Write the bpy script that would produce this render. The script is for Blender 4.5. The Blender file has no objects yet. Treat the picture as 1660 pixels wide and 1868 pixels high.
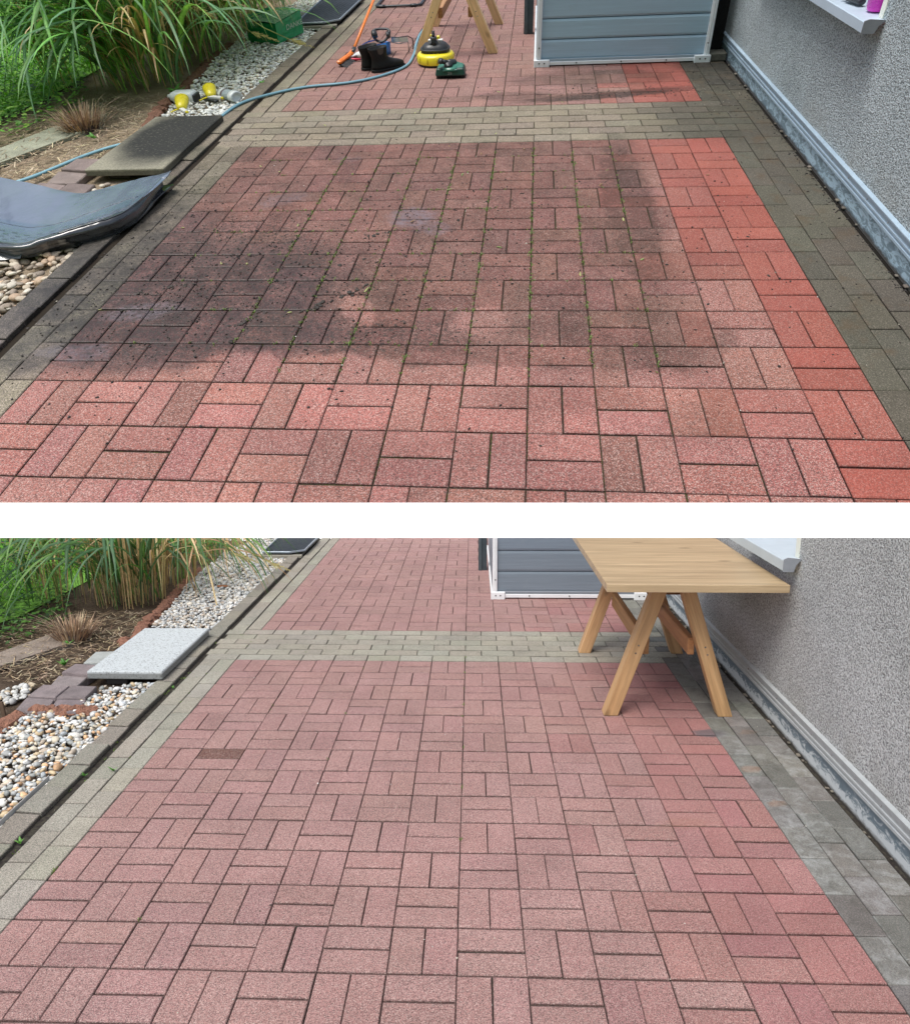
import bpy, bmesh, math, random
import numpy as np
from mathutils import Vector, Matrix, noise as mnoise
random.seed(7); rng = np.random.default_rng(7)
R_ = math.radians
scene = bpy.context.scene
COL = scene.collection

# ------------------------------------------------------------------ camera
CAM = np.array([0.0, 0.0, 1.647041])
cam_d = bpy.data.cameras.new('camera'); cam = bpy.data.objects.new('camera', cam_d); COL.objects.link(cam)
xr = Vector((0.999987, -0.000923, -0.004943)); dn = Vector((-0.005028, -0.183551, -0.982997)); fw = Vector((0.0, 0.98301, -0.183553))
m = Matrix((xr, -dn, -fw)).transposed().to_4x4(); m.translation = Vector(CAM)
cam.matrix_world = m
cam_d.sensor_fit = 'HORIZONTAL'; cam_d.sensor_width = 36.0; cam_d.lens = 36.0 * 1250 / 1660
cam_d.clip_start = 0.05; cam_d.clip_end = 400
scene.camera = cam

# ------------------------------------------------------------------ world, sun, exposure
SUN_EL, SUN_AZ = R_(60), R_(216)           # azimuth clockwise from +Y
w = bpy.data.worlds.new('World'); scene.world = w; w.use_nodes = True
nt = w.node_tree; bg = nt.nodes['Background']
sky = nt.nodes.new('ShaderNodeTexSky'); sky.sky_type = 'NISHITA'; sky.sun_disc = False
sky.sun_elevation = SUN_EL; sky.sun_rotation = SUN_AZ; sky.air_density = 1.0; sky.dust_density = 3.0; sky.ozone_density = 1.0
hs = nt.nodes.new('ShaderNodeHueSaturation'); hs.inputs['Saturation'].default_value = 0.62
nt.links.new(sky.outputs[0], hs.inputs['Color']); nt.links.new(hs.outputs[0], bg.inputs['Color'])
bg.inputs['Strength'].default_value = 0.14
sd = bpy.data.lights.new('sun', 'SUN'); sd.energy = 1.9; sd.angle = R_(30); sd.color = (1.0, 0.965, 0.91)
so = bpy.data.objects.new('sun', sd); COL.objects.link(so)
sv = Vector((math.sin(SUN_AZ) * math.cos(SUN_EL), math.cos(SUN_AZ) * math.cos(SUN_EL), math.sin(SUN_EL)))
so.rotation_euler = sv.to_track_quat('Z', 'Y').to_euler(); so.location = sv * 30
scene.view_settings.view_transform = 'Standard'; scene.view_settings.look = 'None'
scene.view_settings.exposure = 0.34; scene.view_settings.gamma = 1
scene.render.engine = 'CYCLES'
scene.cycles.max_bounces = 6; scene.cycles.transparent_max_bounces = 8

# ------------------------------------------------------------------ the two yards' frames (metres of each yard -> world)
class Frame:
    def __init__(s, name, G, k): s.name = name; G = np.array(G); s.A = G[:, :3]; s.t = G[:, 3]; s.k = k
    def w(s, p): return np.asarray(p, float).reshape(-1, 3) @ s.A.T + s.t
UP = Frame('upper', [[4.29539, 0.45823, -0.12689, 6.18259], [-0.42031, 4.10117, -1.74236, 16.92688], [-0.07286, 2.80259, 2.57043, 7.15724]], 4.0)
LO = Frame('lower', [[0.99949, 0.02261, 0.0, 1.25652], [-0.03188, 0.86026, 0.0, 3.8665], [0.0, 0.0, 1.0, 0.0]], 1.0)
UP.A *= 1.12; UP.t = CAM + (UP.t - CAM) * 1.12
def plane_n(d0, d1):
    n = np.cross(d0, d1); n /= np.linalg.norm(n)
    return n if n[2] > 0 else -n
N_LO = plane_n([-2.264161, 0.978168, -0.209481], [2.295781, 0.97396, -0.23202])
N_UP = plane_n([-2.263903, 0.987596, -0.158994], [2.296039, 0.983387, -0.181534])

def lin(c):
    if isinstance(c, str):
        c = [int(c[i:i + 2], 16) / 255 for i in (0, 2, 4)]
        return tuple(x / 12.92 if x < .04045 else ((x + .055) / 1.055) ** 2.4 for x in c)
    return tuple(c)
def jit(c, v=.1, h=.03):
    f = 1 + random.uniform(-v, v)
    return tuple(max(0, x * f * (1 + random.uniform(-h, h))) for x in c[:3])

# ------------------------------------------------------------------ mesh building
class MB:
    def __init__(s): s.v = []; s.f = []; s.c = []
    def add(s, vs, fs, col, a=1.0):
        o = len(s.v); s.v += [tuple(map(float, p)) for p in vs]; s.f += [tuple(i + o for i in f) for f in fs]
        if len(col) and isinstance(col[0], (tuple, list)): s.c += [tuple(c[:3]) + (a,) for c in col]
        else: s.c += [tuple(col[:3]) + (a,)] * len(vs)
    def cbox(s, c, h, col, b=.003, M=None, a=1.0):
        """chamfered box: centre c, half sizes h, chamfer b, rotation M"""
        c = np.array(c, float); h = np.array(h, float); b = min(b, h.min() * .9)
        vs = []; idx = {}
        for sx in (-1, 1):
            for sy in (-1, 1):
                for sz in (-1, 1):
                    sg = (sx, sy, sz)
                    for ax in range(3):
                        p = np.array([sg[i] * (h[i] - (0 if i == ax else b)) for i in range(3)])
                        idx[(sg, ax)] = len(vs); vs.append(p)
        fs = []
        for ax in range(3):
            u, w_ = [i for i in range(3) if i != ax]
            for sg in (-1, 1):
                q = []
                for (du, dw) in ((-1, -1), (1, -1), (1, 1), (-1, 1)):
                    t = [0, 0, 0]; t[ax] = sg; t[u] = du; t[w_] = dw; q.append(idx[(tuple(t), ax)])
                fs.append(q)
        for ax in range(3):
            u, w_ = [i for i in range(3) if i != ax]
            for du in (-1, 1):
                for dw in (-1, 1):
                    q = []
                    for sg, who in ((-1, u), (1, u), (1, w_), (-1, w_)):
                        t = [0, 0, 0]; t[ax] = sg; t[u] = du; t[w_] = dw; q.append(idx[(tuple(t), who)])
                    fs.append(q)
        for sx in (-1, 1):
            for sy in (-1, 1):
                for sz in (-1, 1): fs.append([idx[((sx, sy, sz), ax)] for ax in range(3)])
        vs = np.array(vs)
        # orient outward
        out = []
        for f in fs:
            p = vs[f]; n = np.cross(p[1] - p[0], p[2] - p[0])
            out.append(f if n @ p.mean(0) > 0 else f[::-1])
        if M is not None: vs = vs @ np.array(M).T
        s.add(vs + c, out, col, a)
    def bar(s, p0, p1, w, h, col, b=.003, up=(0, 0, 1), ext=0):
        """square timber from p0 to p1; w across, h along 'up'"""
        p0 = np.array(p0, float); p1 = np.array(p1, float); d = p1 - p0; L = np.linalg.norm(d); d /= L
        x = np.cross(d, up); x /= np.linalg.norm(x); z = np.cross(x, d)
        s.cbox((p0 + p1) / 2, (w / 2, L / 2 + ext, h / 2), col, b, np.array([x, d, z]).T)
    def tube(s, path, r, col, n=8, caps=True, rs=None):
        P = np.array(path, float); k = len(P)
        T = np.gradient(P, axis=0); T /= np.linalg.norm(T, axis=1)[:, None] + 1e-9
        up = np.array([0, 0, 1.0]) if abs(T[0][2]) < .9 else np.array([1.0, 0, 0])
        x = np.cross(T[0], up); x /= np.linalg.norm(x); vs = []
        for i in range(k):
            x = x - T[i] * (x @ T[i]); x /= np.linalg.norm(x); y = np.cross(T[i], x)
            rr = rs[i] if rs is not None else r
            for j in range(n):
                a = 2 * math.pi * j / n; vs.append(P[i] + rr * (math.cos(a) * x + math.sin(a) * y))
        fs = [(i * n + j, i * n + (j + 1) % n, (i + 1) * n + (j + 1) % n, (i + 1) * n + j) for i in range(k - 1) for j in range(n)]
        if caps: fs += [tuple(range(n))[::-1], tuple((k - 1) * n + j for j in range(n))]
        s.add(vs, fs, col)
    def lathe(s, prof, base, ax, col, n=28, sq=None):
        """prof [(r, h[, colour])], base point, axis direction; sq = (sx, sy) ellipse"""
        ax = np.array(ax, float); ax /= np.linalg.norm(ax); t = np.array([0, 0, 1.0]) if abs(ax[2]) < .8 else np.array([0, 1.0, 0])
        x = np.cross(t, ax); x /= np.linalg.norm(x); y = np.cross(ax, x); sx, sy = sq or (1, 1)
        vs = []; cs = []
        for p in prof:
            for j in range(n):
                a = 2 * math.pi * j / n
                vs.append(np.array(base) + ax * p[1] + p[0] * (sx * math.cos(a) * x + sy * math.sin(a) * y)); cs.append(tuple(p[2]) if len(p) > 2 else tuple(col[:3]))
        k = len(prof)
        fs = [(i * n + j, i * n + (j + 1) % n, (i + 1) * n + (j + 1) % n, (i + 1) * n + j) for i in range(k - 1) for j in range(n)]
        fs += [tuple(range(n))[::-1], tuple((k - 1) * n + j for j in range(n))]
        s.add(vs, fs, cs)
    def loft(s, rings, col, caps=True):
        n = len(rings[0]); k = len(rings); vs = [p for r in rings for p in r]
        fs = [(i * n + j, i * n + (j + 1) % n, (i + 1) * n + (j + 1) % n, (i + 1) * n + j) for i in range(k - 1) for j in range(n)]
        if caps: fs += [tuple(range(n))[::-1], tuple((k - 1) * n + j for j in range(n))]
        s.add(vs, fs, col)
    def poly(s, pts, z, col, t=0):
        n = len(pts); vs = [(p[0], p[1], p[2] if len(p) > 2 else z) for p in pts]
        if not t: s.add(vs, [tuple(range(n))], col)
        else:
            s.add(vs + [(v[0], v[1], v[2] - t) for v in vs], [tuple(range(n)), tuple(range(n, 2 * n))[::-1]] + [(j, j + n, (j + 1) % n + n, (j + 1) % n) for j in range(n)], col)
    def grid(s, S, nu, nv, col):
        vs = [S(i / nu, j / nv) for j in range(nv + 1) for i in range(nu + 1)]
        fs = [(j * (nu + 1) + i, j * (nu + 1) + i + 1, (j + 1) * (nu + 1) + i + 1, (j + 1) * (nu + 1) + i) for j in range(nv) for i in range(nu)]
        cs = [col(i / nu, j / nv) for j in range(nv + 1) for i in range(nu + 1)] if callable(col) else col
        s.add(vs, fs, cs)

def emit(fr, name, mb, material, parent=None, clip=None, smooth=False, origin=None, fill=False, label=None, lc=None):
    if isinstance(mb, MB): V = np.array(mb.v); F = mb.f; C = np.array(mb.c)
    else: V, F, C = mb
    W = fr.w(V) if fr else V
    if parent is not None: org = np.array(parent['_o'])
    elif origin is not None: org = (fr.w(origin)[0] if fr else np.array(origin, float))
    else: org = np.array([W[:, 0].mean(), W[:, 1].mean(), W[:, 2].min()])
    me = bpy.data.meshes.new(name)
    P = W - org
    if isinstance(F, np.ndarray):
        me.vertices.add(len(P)); me.vertices.foreach_set('co', P.ravel())
        k = F.shape[1]; me.loops.add(F.size); me.loops.foreach_set('vertex_index', F.ravel().astype(np.int32))
        me.polygons.add(len(F)); me.polygons.foreach_set('loop_start', np.arange(0, F.size, k, dtype=np.int32))
        me.update(calc_edges=True)
    else: me.from_pydata([tuple(p) for p in P], [], F)
    a = me.attributes.new('lc', 'FLOAT_VECTOR', 'POINT'); a.data.foreach_set('vector', (V if lc is None else np.array(lc)).astype(np.float32).ravel())
    ca = me.attributes.new('col', 'FLOAT_COLOR', 'POINT')
    if C.shape[1] == 3: C = np.c_[C, np.ones(len(C))]
    ca.data.foreach_set('color', C.astype(np.float32).ravel())
    if clip in ('lo', 'up'):
        n = N_LO if clip == 'lo' else -N_UP
        co = CAM - org
        dd = (P - co) @ n
        if dd.max() > 0:
            bm = bmesh.new(); bm.from_mesh(me)
            r = bmesh.ops.bisect_plane(bm, geom=bm.verts[:] + bm.edges[:] + bm.faces[:], plane_co=Vector(co), plane_no=Vector(n), clear_outer=True)
            if fill:
                ed = [e for e in r['geom_cut'] if isinstance(e, bmesh.types.BMEdge)]
                try: bmesh.ops.edgenet_fill(bm, edges=ed)
                except Exception: pass
            bm.to_mesh(me); bm.free()
            if len(me.polygons) == 0: bpy.data.meshes.remove(me); return None
    if smooth: me.polygons.foreach_set('use_smooth', [True] * len(me.polygons))
    me.materials.append(material)
    ob = bpy.data.objects.new(name, me); COL.objects.link(ob)
    if parent is not None: ob.parent = parent
    else: ob.location = org
    if parent is None: ob['_o'] = [float(x) for x in org]
    else: ob['_o'] = [float(x) for x in org]
    if label: ob['label'] = label
    me.update()
    return ob
def thing(fr, name, label, cat, loc, group=None):
    o = bpy.data.objects.new(name, None); COL.objects.link(o); o.empty_display_size = .1
    p = fr.w(loc)[0] if fr else np.array(loc, float); o.location = p; o['_o'] = [float(x) for x in p]
    o['label'] = label; o['category'] = cat; o['kind'] = 'thing'
    if group: o['group'] = group
    return o
def tag(o, label=None, cat=None, group=None, kind=None):
    if o is None: return o
    if label: o['label'] = label
    if cat: o['category'] = cat
    if group: o['group'] = group
    if kind: o['kind'] = kind
    return o

# ------------------------------------------------------------------ materials
class NT:
    def __init__(s, name):
        s.m = bpy.data.materials.new(name); s.m.use_nodes = True; s.t = s.m.node_tree; s.b = s.t.nodes['Principled BSDF']; s.o = s.t.nodes['Material Output']
    def n(s, typ, props=None, **ins):
        nd = s.t.nodes.new('ShaderNode' + typ)
        for k, v in (props or {}).items(): setattr(nd, k, v)
        for k, v in ins.items():
            key = int(k[1:]) if k[0] == 'i' and k[1:].isdigit() else k.replace('_', ' ')
            s.put(nd.inputs[key], v)
        return nd
    def put(s, inp, v):
        if isinstance(v, bpy.types.NodeSocket): s.t.links.new(v, inp)
        elif hasattr(v, 'outputs'): s.t.links.new(v.outputs[0], inp)
        else:
            if isinstance(v, tuple) and len(v) == 3 and inp.type == 'RGBA': v = v + (1,)
            inp.default_value = v
    def math(s, op, a, b=0.0, c=0.0, clamp=False):
        nd = s.t.nodes.new('ShaderNodeMath'); nd.operation = op; nd.use_clamp = clamp
        s.put(nd.inputs[0], a); s.put(nd.inputs[1], b); s.put(nd.inputs[2], c); return nd.outputs[0]
    def mix(s, f, a, b, typ='MIX'):
        nd = s.t.nodes.new('ShaderNodeMix'); nd.data_type = 'RGBA'; nd.blend_type = typ
        s.put(nd.inputs[0], f); s.put(nd.inputs[6], a); s.put(nd.inputs[7], b); return nd.outputs[2]
    def rng(s, v, a, b, c=0.0, d=1.0, smooth=False):
        nd = s.t.nodes.new('ShaderNodeMapRange'); nd.clamp = True
        if smooth: nd.interpolation_type = 'SMOOTHSTEP'
        for i, x in enumerate((v, a, b, c, d)): s.put(nd.inputs[i], x)
        return nd.outputs[0]
    def lc(s): return s.n('Attribute', {'attribute_name': 'lc'}).outputs['Vector']
    def colr(s): return s.n('Attribute', {'attribute_name': 'col'})
    def noise(s, vec, scale, detail=3, rough=.6, dist=0.0, dims='3D'):
        return s.n('TexNoise', {'noise_dimensions': dims}, Vector=vec, Scale=float(scale), Detail=float(detail), Roughness=rough, Distortion=dist)
    def vor(s, vec, scale, feature='F1', **k): return s.n('TexVoronoi', {'feature': feature}, Vector=vec, Scale=float(scale), **k)
    def bump(s, h, dist, strength=1.0, normal=None):
        nd = s.n('Bump', None, Height=h, Distance=dist, Strength=strength)
        if normal is not None: s.put(nd.inputs['Normal'], normal)
        return nd.outputs[0]
    def set(s, **k):
        for kk, v in k.items(): s.put(s.b.inputs[kk.replace('_', ' ')], v)
    def blob(s, vec, x, y, rx, ry, rot=0.0, e0=1.0, e1=.55):
        mp = s.n('Mapping', {'vector_type': 'TEXTURE'}, Vector=vec, Location=(x, y, 0), Rotation=(0, 0, rot), Scale=(rx, ry, 1000.0))
        ln = s.n('VectorMath', {'operation': 'LENGTH'}, i0=mp.outputs[0])
        return s.rng(ln.outputs['Value'], e0, e1, 0, 1, True)
    def blobs(s, vec, L):
        out = None
        for b in L:
            v = s.blob(vec, *b[:5]); v = s.math('MULTIPLY', v, b[5])
            out = v if out is None else s.math('MAXIMUM', out, v)
        return out
    def warp(s, vec, amt, scale, detail=3):
        nz = s.noise(vec, scale, detail)
        c = s.n('VectorMath', {'operation': 'SUBTRACT'}, i0=nz.outputs['Color'], i1=(.5, .5, .5))
        c2 = s.n('VectorMath', {'operation': 'SCALE'}, i0=c.outputs[0], Scale=amt)
        return s.n('VectorMath', {'operation': 'ADD'}, i0=vec, i1=c2.outputs[0]).outputs[0]

_mc = {}
def plain(key, rough=.6, nz=.12, scale=20, bump=0.0, bscale=80, metal=0.0, coat=0.0, k=1.0, spec=.5, trans=0.0, grain=0.0, gcol=(.02, .02, .02)):
    kk = (key, k)
    if kk in _mc: return _mc[kk]
    n = NT(key); v = n.lc(); c = n.colr().outputs['Color']
    f = n.rng(n.noise(v, scale, 4).outputs[0], .25, .75, 1 - nz, 1 + nz)
    hsv = n.n('HueSaturation', None, Color=c, Value=f)
    base = hsv.outputs[0]
    if grain:
        g = n.rng(n.noise(v, bscale * 2, 2).outputs[0], .55, .75, 0, grain); base = n.mix(g, base, gcol)
    r = n.rng(n.noise(v, scale * 1.7, 3).outputs[0], .3, .7, max(0, rough - .1), min(1, rough + .1))
    n.set(Base_Color=base, Roughness=r, Metallic=metal, Coat_Weight=coat, Coat_Roughness=.15, Specular_IOR_Level=spec)
    if bump: n.set(Normal=n.bump(n.noise(v, bscale, 3).outputs[0], bump * k))
    if trans:
        n.set(Transmission_Weight=trans)
    _mc[kk] = n.m; return n.m

def speckled(n, v, base, amt, sc=300, k=1.0):
    """exposed-aggregate stone: dark, mid and pale grains scattered over the base colour"""
    a = n.vor(v, sc); sep = n.n('SeparateColor', None, Color=a.outputs['Color'])
    r = sep.outputs[0]
    dark = n.math('MULTIPLY', n.rng(r, .30, .2), amt); pale = n.math('MULTIPLY', n.rng(r, .74, .86), amt)
    b = n.mix(n.math('MULTIPLY', dark, .9), base, n.mix(.3, (.05, .045, .043), base))
    b = n.mix(n.math('MULTIPLY', pale, .42), b, (.60, .49, .44))
    nz = n.noise(v, sc * .45, 2, .7)
    b = n.n('HueSaturation', None, Color=b, Value=n.rng(nz.outputs[0], .3, .7, .72, 1.28)).outputs[0]
    h = n.math('ADD', n.math('MULTIPLY', nz.outputs[0], 1.0), n.math('MULTIPLY', a.outputs['Distance'], .6))
    return b, h

def stone_mat(fr, kind):
    n = NT(kind + '_stone_' + fr.name); v = n.lc(); at = n.colr(); base = at.outputs['Color']; amt = at.outputs['Alpha']
    flat = n.n('VectorMath', {'operation': 'MULTIPLY'}, i0=v, i1=(1, 1, 0)).outputs[0]
    b, h = speckled(n, v, base, amt, 400 if fr is UP else 460)
    big = n.noise(flat, 3.2, 4, .6)
    b = n.n('HueSaturation', None, Color=b, Value=n.rng(big.outputs[0], .3, .7, .88, 1.12)).outputs[0]
    rough = .82
    if fr is UP:
        wv = n.warp(flat, .16, 5.0, 4)
        # grime left between the cleaned strips
        wv3 = n.warp(flat, .09, 16, 5)
        xs_ = n.n('SeparateXYZ', None, Vector=wv3); X_, Y_ = xs_.outputs['X'], xs_.outputs['Y']
        nzg = n.noise(flat, 9, 5, .7); nzf = n.noise(flat, 55, 4, .8); nzb = n.noise(flat, 1.7, 5, .65)
        field = n.math('MULTIPLY', n.rng(X_, -.38, -.52), n.rng(Y_, .02, -.02))
        field = n.math('MULTIPLY', field, n.rng(nzb.outputs[0], .34, .62, .62, 1.0))
        spots = n.blobs(wv3, [(-.58, -.75, .16, 1.0, .0, 1.25), (-2.2, -1.5, 1.0, .6, 0, 1.1), (-.42, -1.72, .10, .14, .4, .7),
                            (-.55, .76, .72, .09, .16, 1.3), (-1.15, .78, .35, .10, 0, .8), (-.6, 1.12, .75, .22, 0, .8), (-2.1, .25, .9, .1, 0, .35), (.1, .3, .5, .6, 0, .5), (.2, 1.2, .3, .6, 0, 1.0)])
        grime = n.math('MAXIMUM', field, spots)
        grime = n.math('MULTIPLY', grime, n.rng(nzg.outputs[0], .36, .62, .55, 1.05))
        grime = n.math('MULTIPLY', grime, n.rng(nzf.outputs[0], .35, .6, .6, 1.15))
        wash = n.blobs(wv3, [(-1.17, -1.66, .13, .1, .3, .9), (-1.62, -1.6, .07, .16, .5, .8), (-1.62, -1.93, .28, .1, 0, 1), (-1.95, -1.92, .2, .1, 0, 1), (-1.2, -1.96, .4, .07, 0, .9), (-.7, -1.97, .4, .06, 0, .6)])
        cut = n.rng(n.n('SeparateXYZ', None, Vector=wv).outputs['Y'], -2.0, -1.93)
        low = n.blobs(wv, [(-.25, -2.12, .5, .2, .2, .6), (-1.2, -2.35, .6, .2, 0, .5), (-.9, -2.05, .3, .1, 0, .4)])
        grime = n.math('MULTIPLY', n.math('MULTIPLY', grime, n.math('MAXIMUM', cut, low)), n.math('SUBTRACT', 1.0, wash), 0, True)
        b = n.mix(grime, b, n.n('MixRGB', {'blend_type': 'MULTIPLY'}, Fac=1.0, Color1=b, Color2=(.40, .42, .41)).outputs[0])
        # soaked corner beside the border, water still standing on the stones
        wv2 = n.warp(flat, .5, 2.6, 6)
        wet = n.blobs(wv2, [(-2.35, -1.5, .8, .5, .2, .9), (-2.0, -1.78, .5, .2, 0, .7), (-2.75, -1.4, .6, .95, .1, .8)])
        wet = n.math('MULTIPLY', wet, n.math('MULTIPLY', cut, n.math('SUBTRACT', 1.0, wash)))
        wet = n.math('MULTIPLY', wet, n.rng(nzg.outputs[0], .34, .6, .45, 1.0))
        b = n.mix(wet, b, n.n('MixRGB', {'blend_type': 'MULTIPLY'}, Fac=1.0, Color1=b, Color2=(.44, .42, .48)).outputs[0])
        wet_sheen = n.blobs(wv, [(-1.53, -.88, .13, .11, 0, 1), (-1.42, -.98, .12, .08, 0, .6), (-2.42, -1.62, .2, .07, .2, .75), (-2.55, -1.86, .16, .06, 0, .6), (-2.2, -.68, .14, .09, .4, .5), (-1.98, -.2, .1, .05, .4, .3)])
        wet_sheen = n.math('MULTIPLY', wet_sheen, n.rng(n.noise(flat, 38, 4, .7).outputs[0], .4, .62, .25, 1))
        b = n.mix(n.math('MULTIPLY', wet_sheen, .62), b, (.19, .175, .21))  # sky sheen of wet patches and smears, painted in as lilac-grey colour
        # soil spatter
        md = n.blobs(flat, [(-.55, .74, .6, .07, .16, 1.6), (-1.6, -1.0, 1.3, 1.05, 0, .8), (-2.3, -1.4, .8, .8, 0, 1.35), (-1.6, -1.75, .7, .15, 0, 1.3), (-.4, .84, 1.0, .22, .1, .9), (-1.0, -1.1, 1.3, 1.0, 0, .5), (.1, 1.0, .4, .9, 0, .7)])
        sp = n.noise(flat, 62, 6, .8)
        thr = n.math('SUBTRACT', .715, n.math('MULTIPLY', md, .15))
        spm = n.math('MULTIPLY', n.rng(n.math('SUBTRACT', sp.outputs[0], thr), 0, .04), n.math('MULTIPLY', n.rng(md, .05, .3), cut))
        b = n.mix(n.math('MULTIPLY', spm, .85), b, (.04, .032, .028))
        drk = n.rng(n.noise(flat, 2.3, 3).outputs[0], .52, .66)
        rough = n.math('SUBTRACT', .84, n.math('MULTIPLY', wet, .5))
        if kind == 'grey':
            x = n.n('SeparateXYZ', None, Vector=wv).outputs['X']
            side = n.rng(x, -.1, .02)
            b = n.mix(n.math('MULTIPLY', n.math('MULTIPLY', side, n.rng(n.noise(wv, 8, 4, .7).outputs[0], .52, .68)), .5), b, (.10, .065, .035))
    else:
        wv = n.warp(flat, .1, 7.0, 4)
        st = n.noise(wv, 2.1, 4, .62)
        b = n.mix(n.rng(st.outputs[0], .52, .68, 0, .10), b, n.n('MixRGB', {'blend_type': 'MULTIPLY'}, Fac=1.0, Color1=b, Color2=(.70, .70, .66)).outputs[0])
        rust = n.blobs(wv, [(-.36, -1.78, .12, .05, 0, .3), (.05, -1.35, .05, .04, 0, .8), (.06, -1.63, .05, .03, .4, .8), (.16, -.97, .06, .03, .4, .4)])
        b = n.mix(n.math('MULTIPLY', rust, .5), b, (.30, .15, .075))
        sm = n.blobs(wv, [(-.02, -.98, .1, .05, 0, .8)])
        b = n.mix(sm, b, (.12, .11, .12))
        if kind == 'grey':
            x = n.n('SeparateXYZ', None, Vector=flat).outputs['X']
            side = n.rng(x, -.05, .02)
            lum = n.rng(n.n('SeparateColor', None, Color=base).outputs[1], .15, .19, .15, 1.0)
            efl = n.math('MULTIPLY', n.math('MULTIPLY', n.rng(n.noise(wv, 15, 6, .75).outputs[0], .45, .62), side), lum)
            yy = n.rng(n.n('SeparateXYZ', None, Vector=flat).outputs['Y'], -.5, -1.3)
            b = n.mix(n.math('MULTIPLY', n.math('MULTIPLY', efl, yy), .42), b, (.46, .48, .48))
            dk = n.math('MULTIPLY', n.rng(n.noise(wv, 9, 5, .7).outputs[0], .5, .66), side)
            b = n.mix(n.math('MULTIPLY', dk, .55), b, (.09, .085, .075))
    n.set(Base_Color=b, Roughness=rough, Specular_IOR_Level=.35, Normal=n.bump(h, .0016 * fr.k, .8))
    return n.m

def joint_mat(fr):
    n = NT('joint_sand_' + fr.name); v = n.lc()
    if fr is UP:
        f = n.rng(n.noise(v, 7, 4).outputs[0], .42, .58); g = n.noise(v, 120, 2)
        b = n.mix(f, (.05, .04, .03), (.07, .085, .02)); b = n.mix(n.rng(g.outputs[0], .4, .6), b, (.03, .026, .02)); b = n.mix(n.rng(n.n('SeparateXYZ', None, Vector=v).outputs['X'], -.5, -.3), b, (.016, .014, .012)); b = n.mix(n.rng(n.n('SeparateXYZ', None, Vector=v).outputs['X'], -2.6, -2.75), b, (.03, .024, .018))
    else:
        g = n.noise(v, 60, 3); b = n.mix(n.rng(g.outputs[0], .4, .65), (.035, .03, .028), (.07, .065, .05))
    n.set(Base_Color=b, Roughness=.95, Specular_IOR_Level=.1); return n.m

def soil_mat(fr):
    n = NT('soil_' + fr.name); v = n.lc(); at = n.colr().outputs['Color']
    a = n.noise(v, 6, 5, .7); c = n.noise(v, 70, 5, .75)
    b = n.mix(n.rng(a.outputs[0], .35, .65), at, n.n('MixRGB', {'blend_type': 'MULTIPLY'}, Fac=1.0, Color1=at, Color2=(.5, .46, .42) if fr is LO else (.7, .68, .62)).outputs[0])
    b = n.mix(n.rng(c.outputs[0], .52, .72, 0, .6), b, (.30, .24, .17) if fr is LO else (.48, .40, .29))
    b = n.mix(n.rng(c.outputs[0], .45, .3, 0, .3 if fr is UP else .6), b, (.03, .022, .016) if fr is LO else (.12, .09, .06))
    n.set(Base_Color=b, Roughness=.95, Specular_IOR_Level=.15, Normal=n.bump(c.outputs[0], .02 * fr.k)); return n.m

def roughcast(fr):
    n = NT('roughcast_render_' + fr.name); v = n.lc()
    wv = n.warp(v, .012, 55, 2)
    a = n.noise(wv, 98, 4, .72); d = n.vor(wv, 125, 'SMOOTH_F1', Smoothness=.4); big = n.noise(v, 1.6, 4)
    h = n.math('ADD', n.math('MULTIPLY', a.outputs[0], 1.3), n.math('MULTIPLY', d.outputs['Distance'], .9))
    hh = n.rng(h, .72, 1.25)
    base = n.mix(hh, (.19, .195, .20), (.60, .62, .625)) if fr is LO else n.mix(hh, (.125, .145, .155), (.50, .575, .61))
    base = n.n('HueSaturation', None, Color=base, Value=n.rng(big.outputs[0], .3, .7, .84, 1.12)).outputs[0]
    wsp = n.rng(n.vor(v, 42).outputs['Distance'], .085, .06)
    base = n.mix(n.math('MULTIPLY', wsp, n.rng(n.noise(v, 12).outputs[0], .5, .6)), base, (.62, .63, .63))
    z = n.n('SeparateXYZ', None, Vector=v).outputs['Z']
    low = n.math('MULTIPLY', n.rng(z, .36, .18), n.rng(n.noise(v, 5, 4, .7).outputs[0], .42, .62))
    base = n.mix(n.math('MULTIPLY', low, .35), base, (.30, .28, .23))
    n.set(Base_Color=base, Roughness=.95, Specular_IOR_Level=.15, Normal=n.bump(h, .007 * fr.k, 1.0)); return n.m

def zinc(fr):
    n = NT('plinth_sheet_' + fr.name); v = n.lc()
    st = n.n('VectorMath', {'operation': 'MULTIPLY'}, i0=v, i1=(1, 1, 2.2)).outputs[0]
    z = n.n('SeparateXYZ', None, Vector=v).outputs['Z']
    nz = n.noise(st, 14, 5, .7, 1.2)
    if fr is LO:
        f = n.rng(n.math('ADD', n.math('MULTIPLY', nz.outputs[0], .22), n.math('MULTIPLY', z, -1.0)), .045, .075)
        b = n.mix(n.math('MULTIPLY', f, .9), n.mix(n.rng(nz.outputs[0], .3, .7), (.16, .21, .25), (.23, .29, .335)), (.72, .76, .78)); ro = .5
    else:
        f = n.rng(nz.outputs[0], .46, .53)
        b = n.mix(f, (.24, .33, .40), (.50, .66, .78)); ro = .45
    b = n.mix(n.rng(n.math('ADD', z, n.math('MULTIPLY', nz.outputs[0], .03)), .03, .012), b, (.10, .09, .08))
    n.set(Base_Color=b, Roughness=ro, Metallic=.15); return n.m

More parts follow.
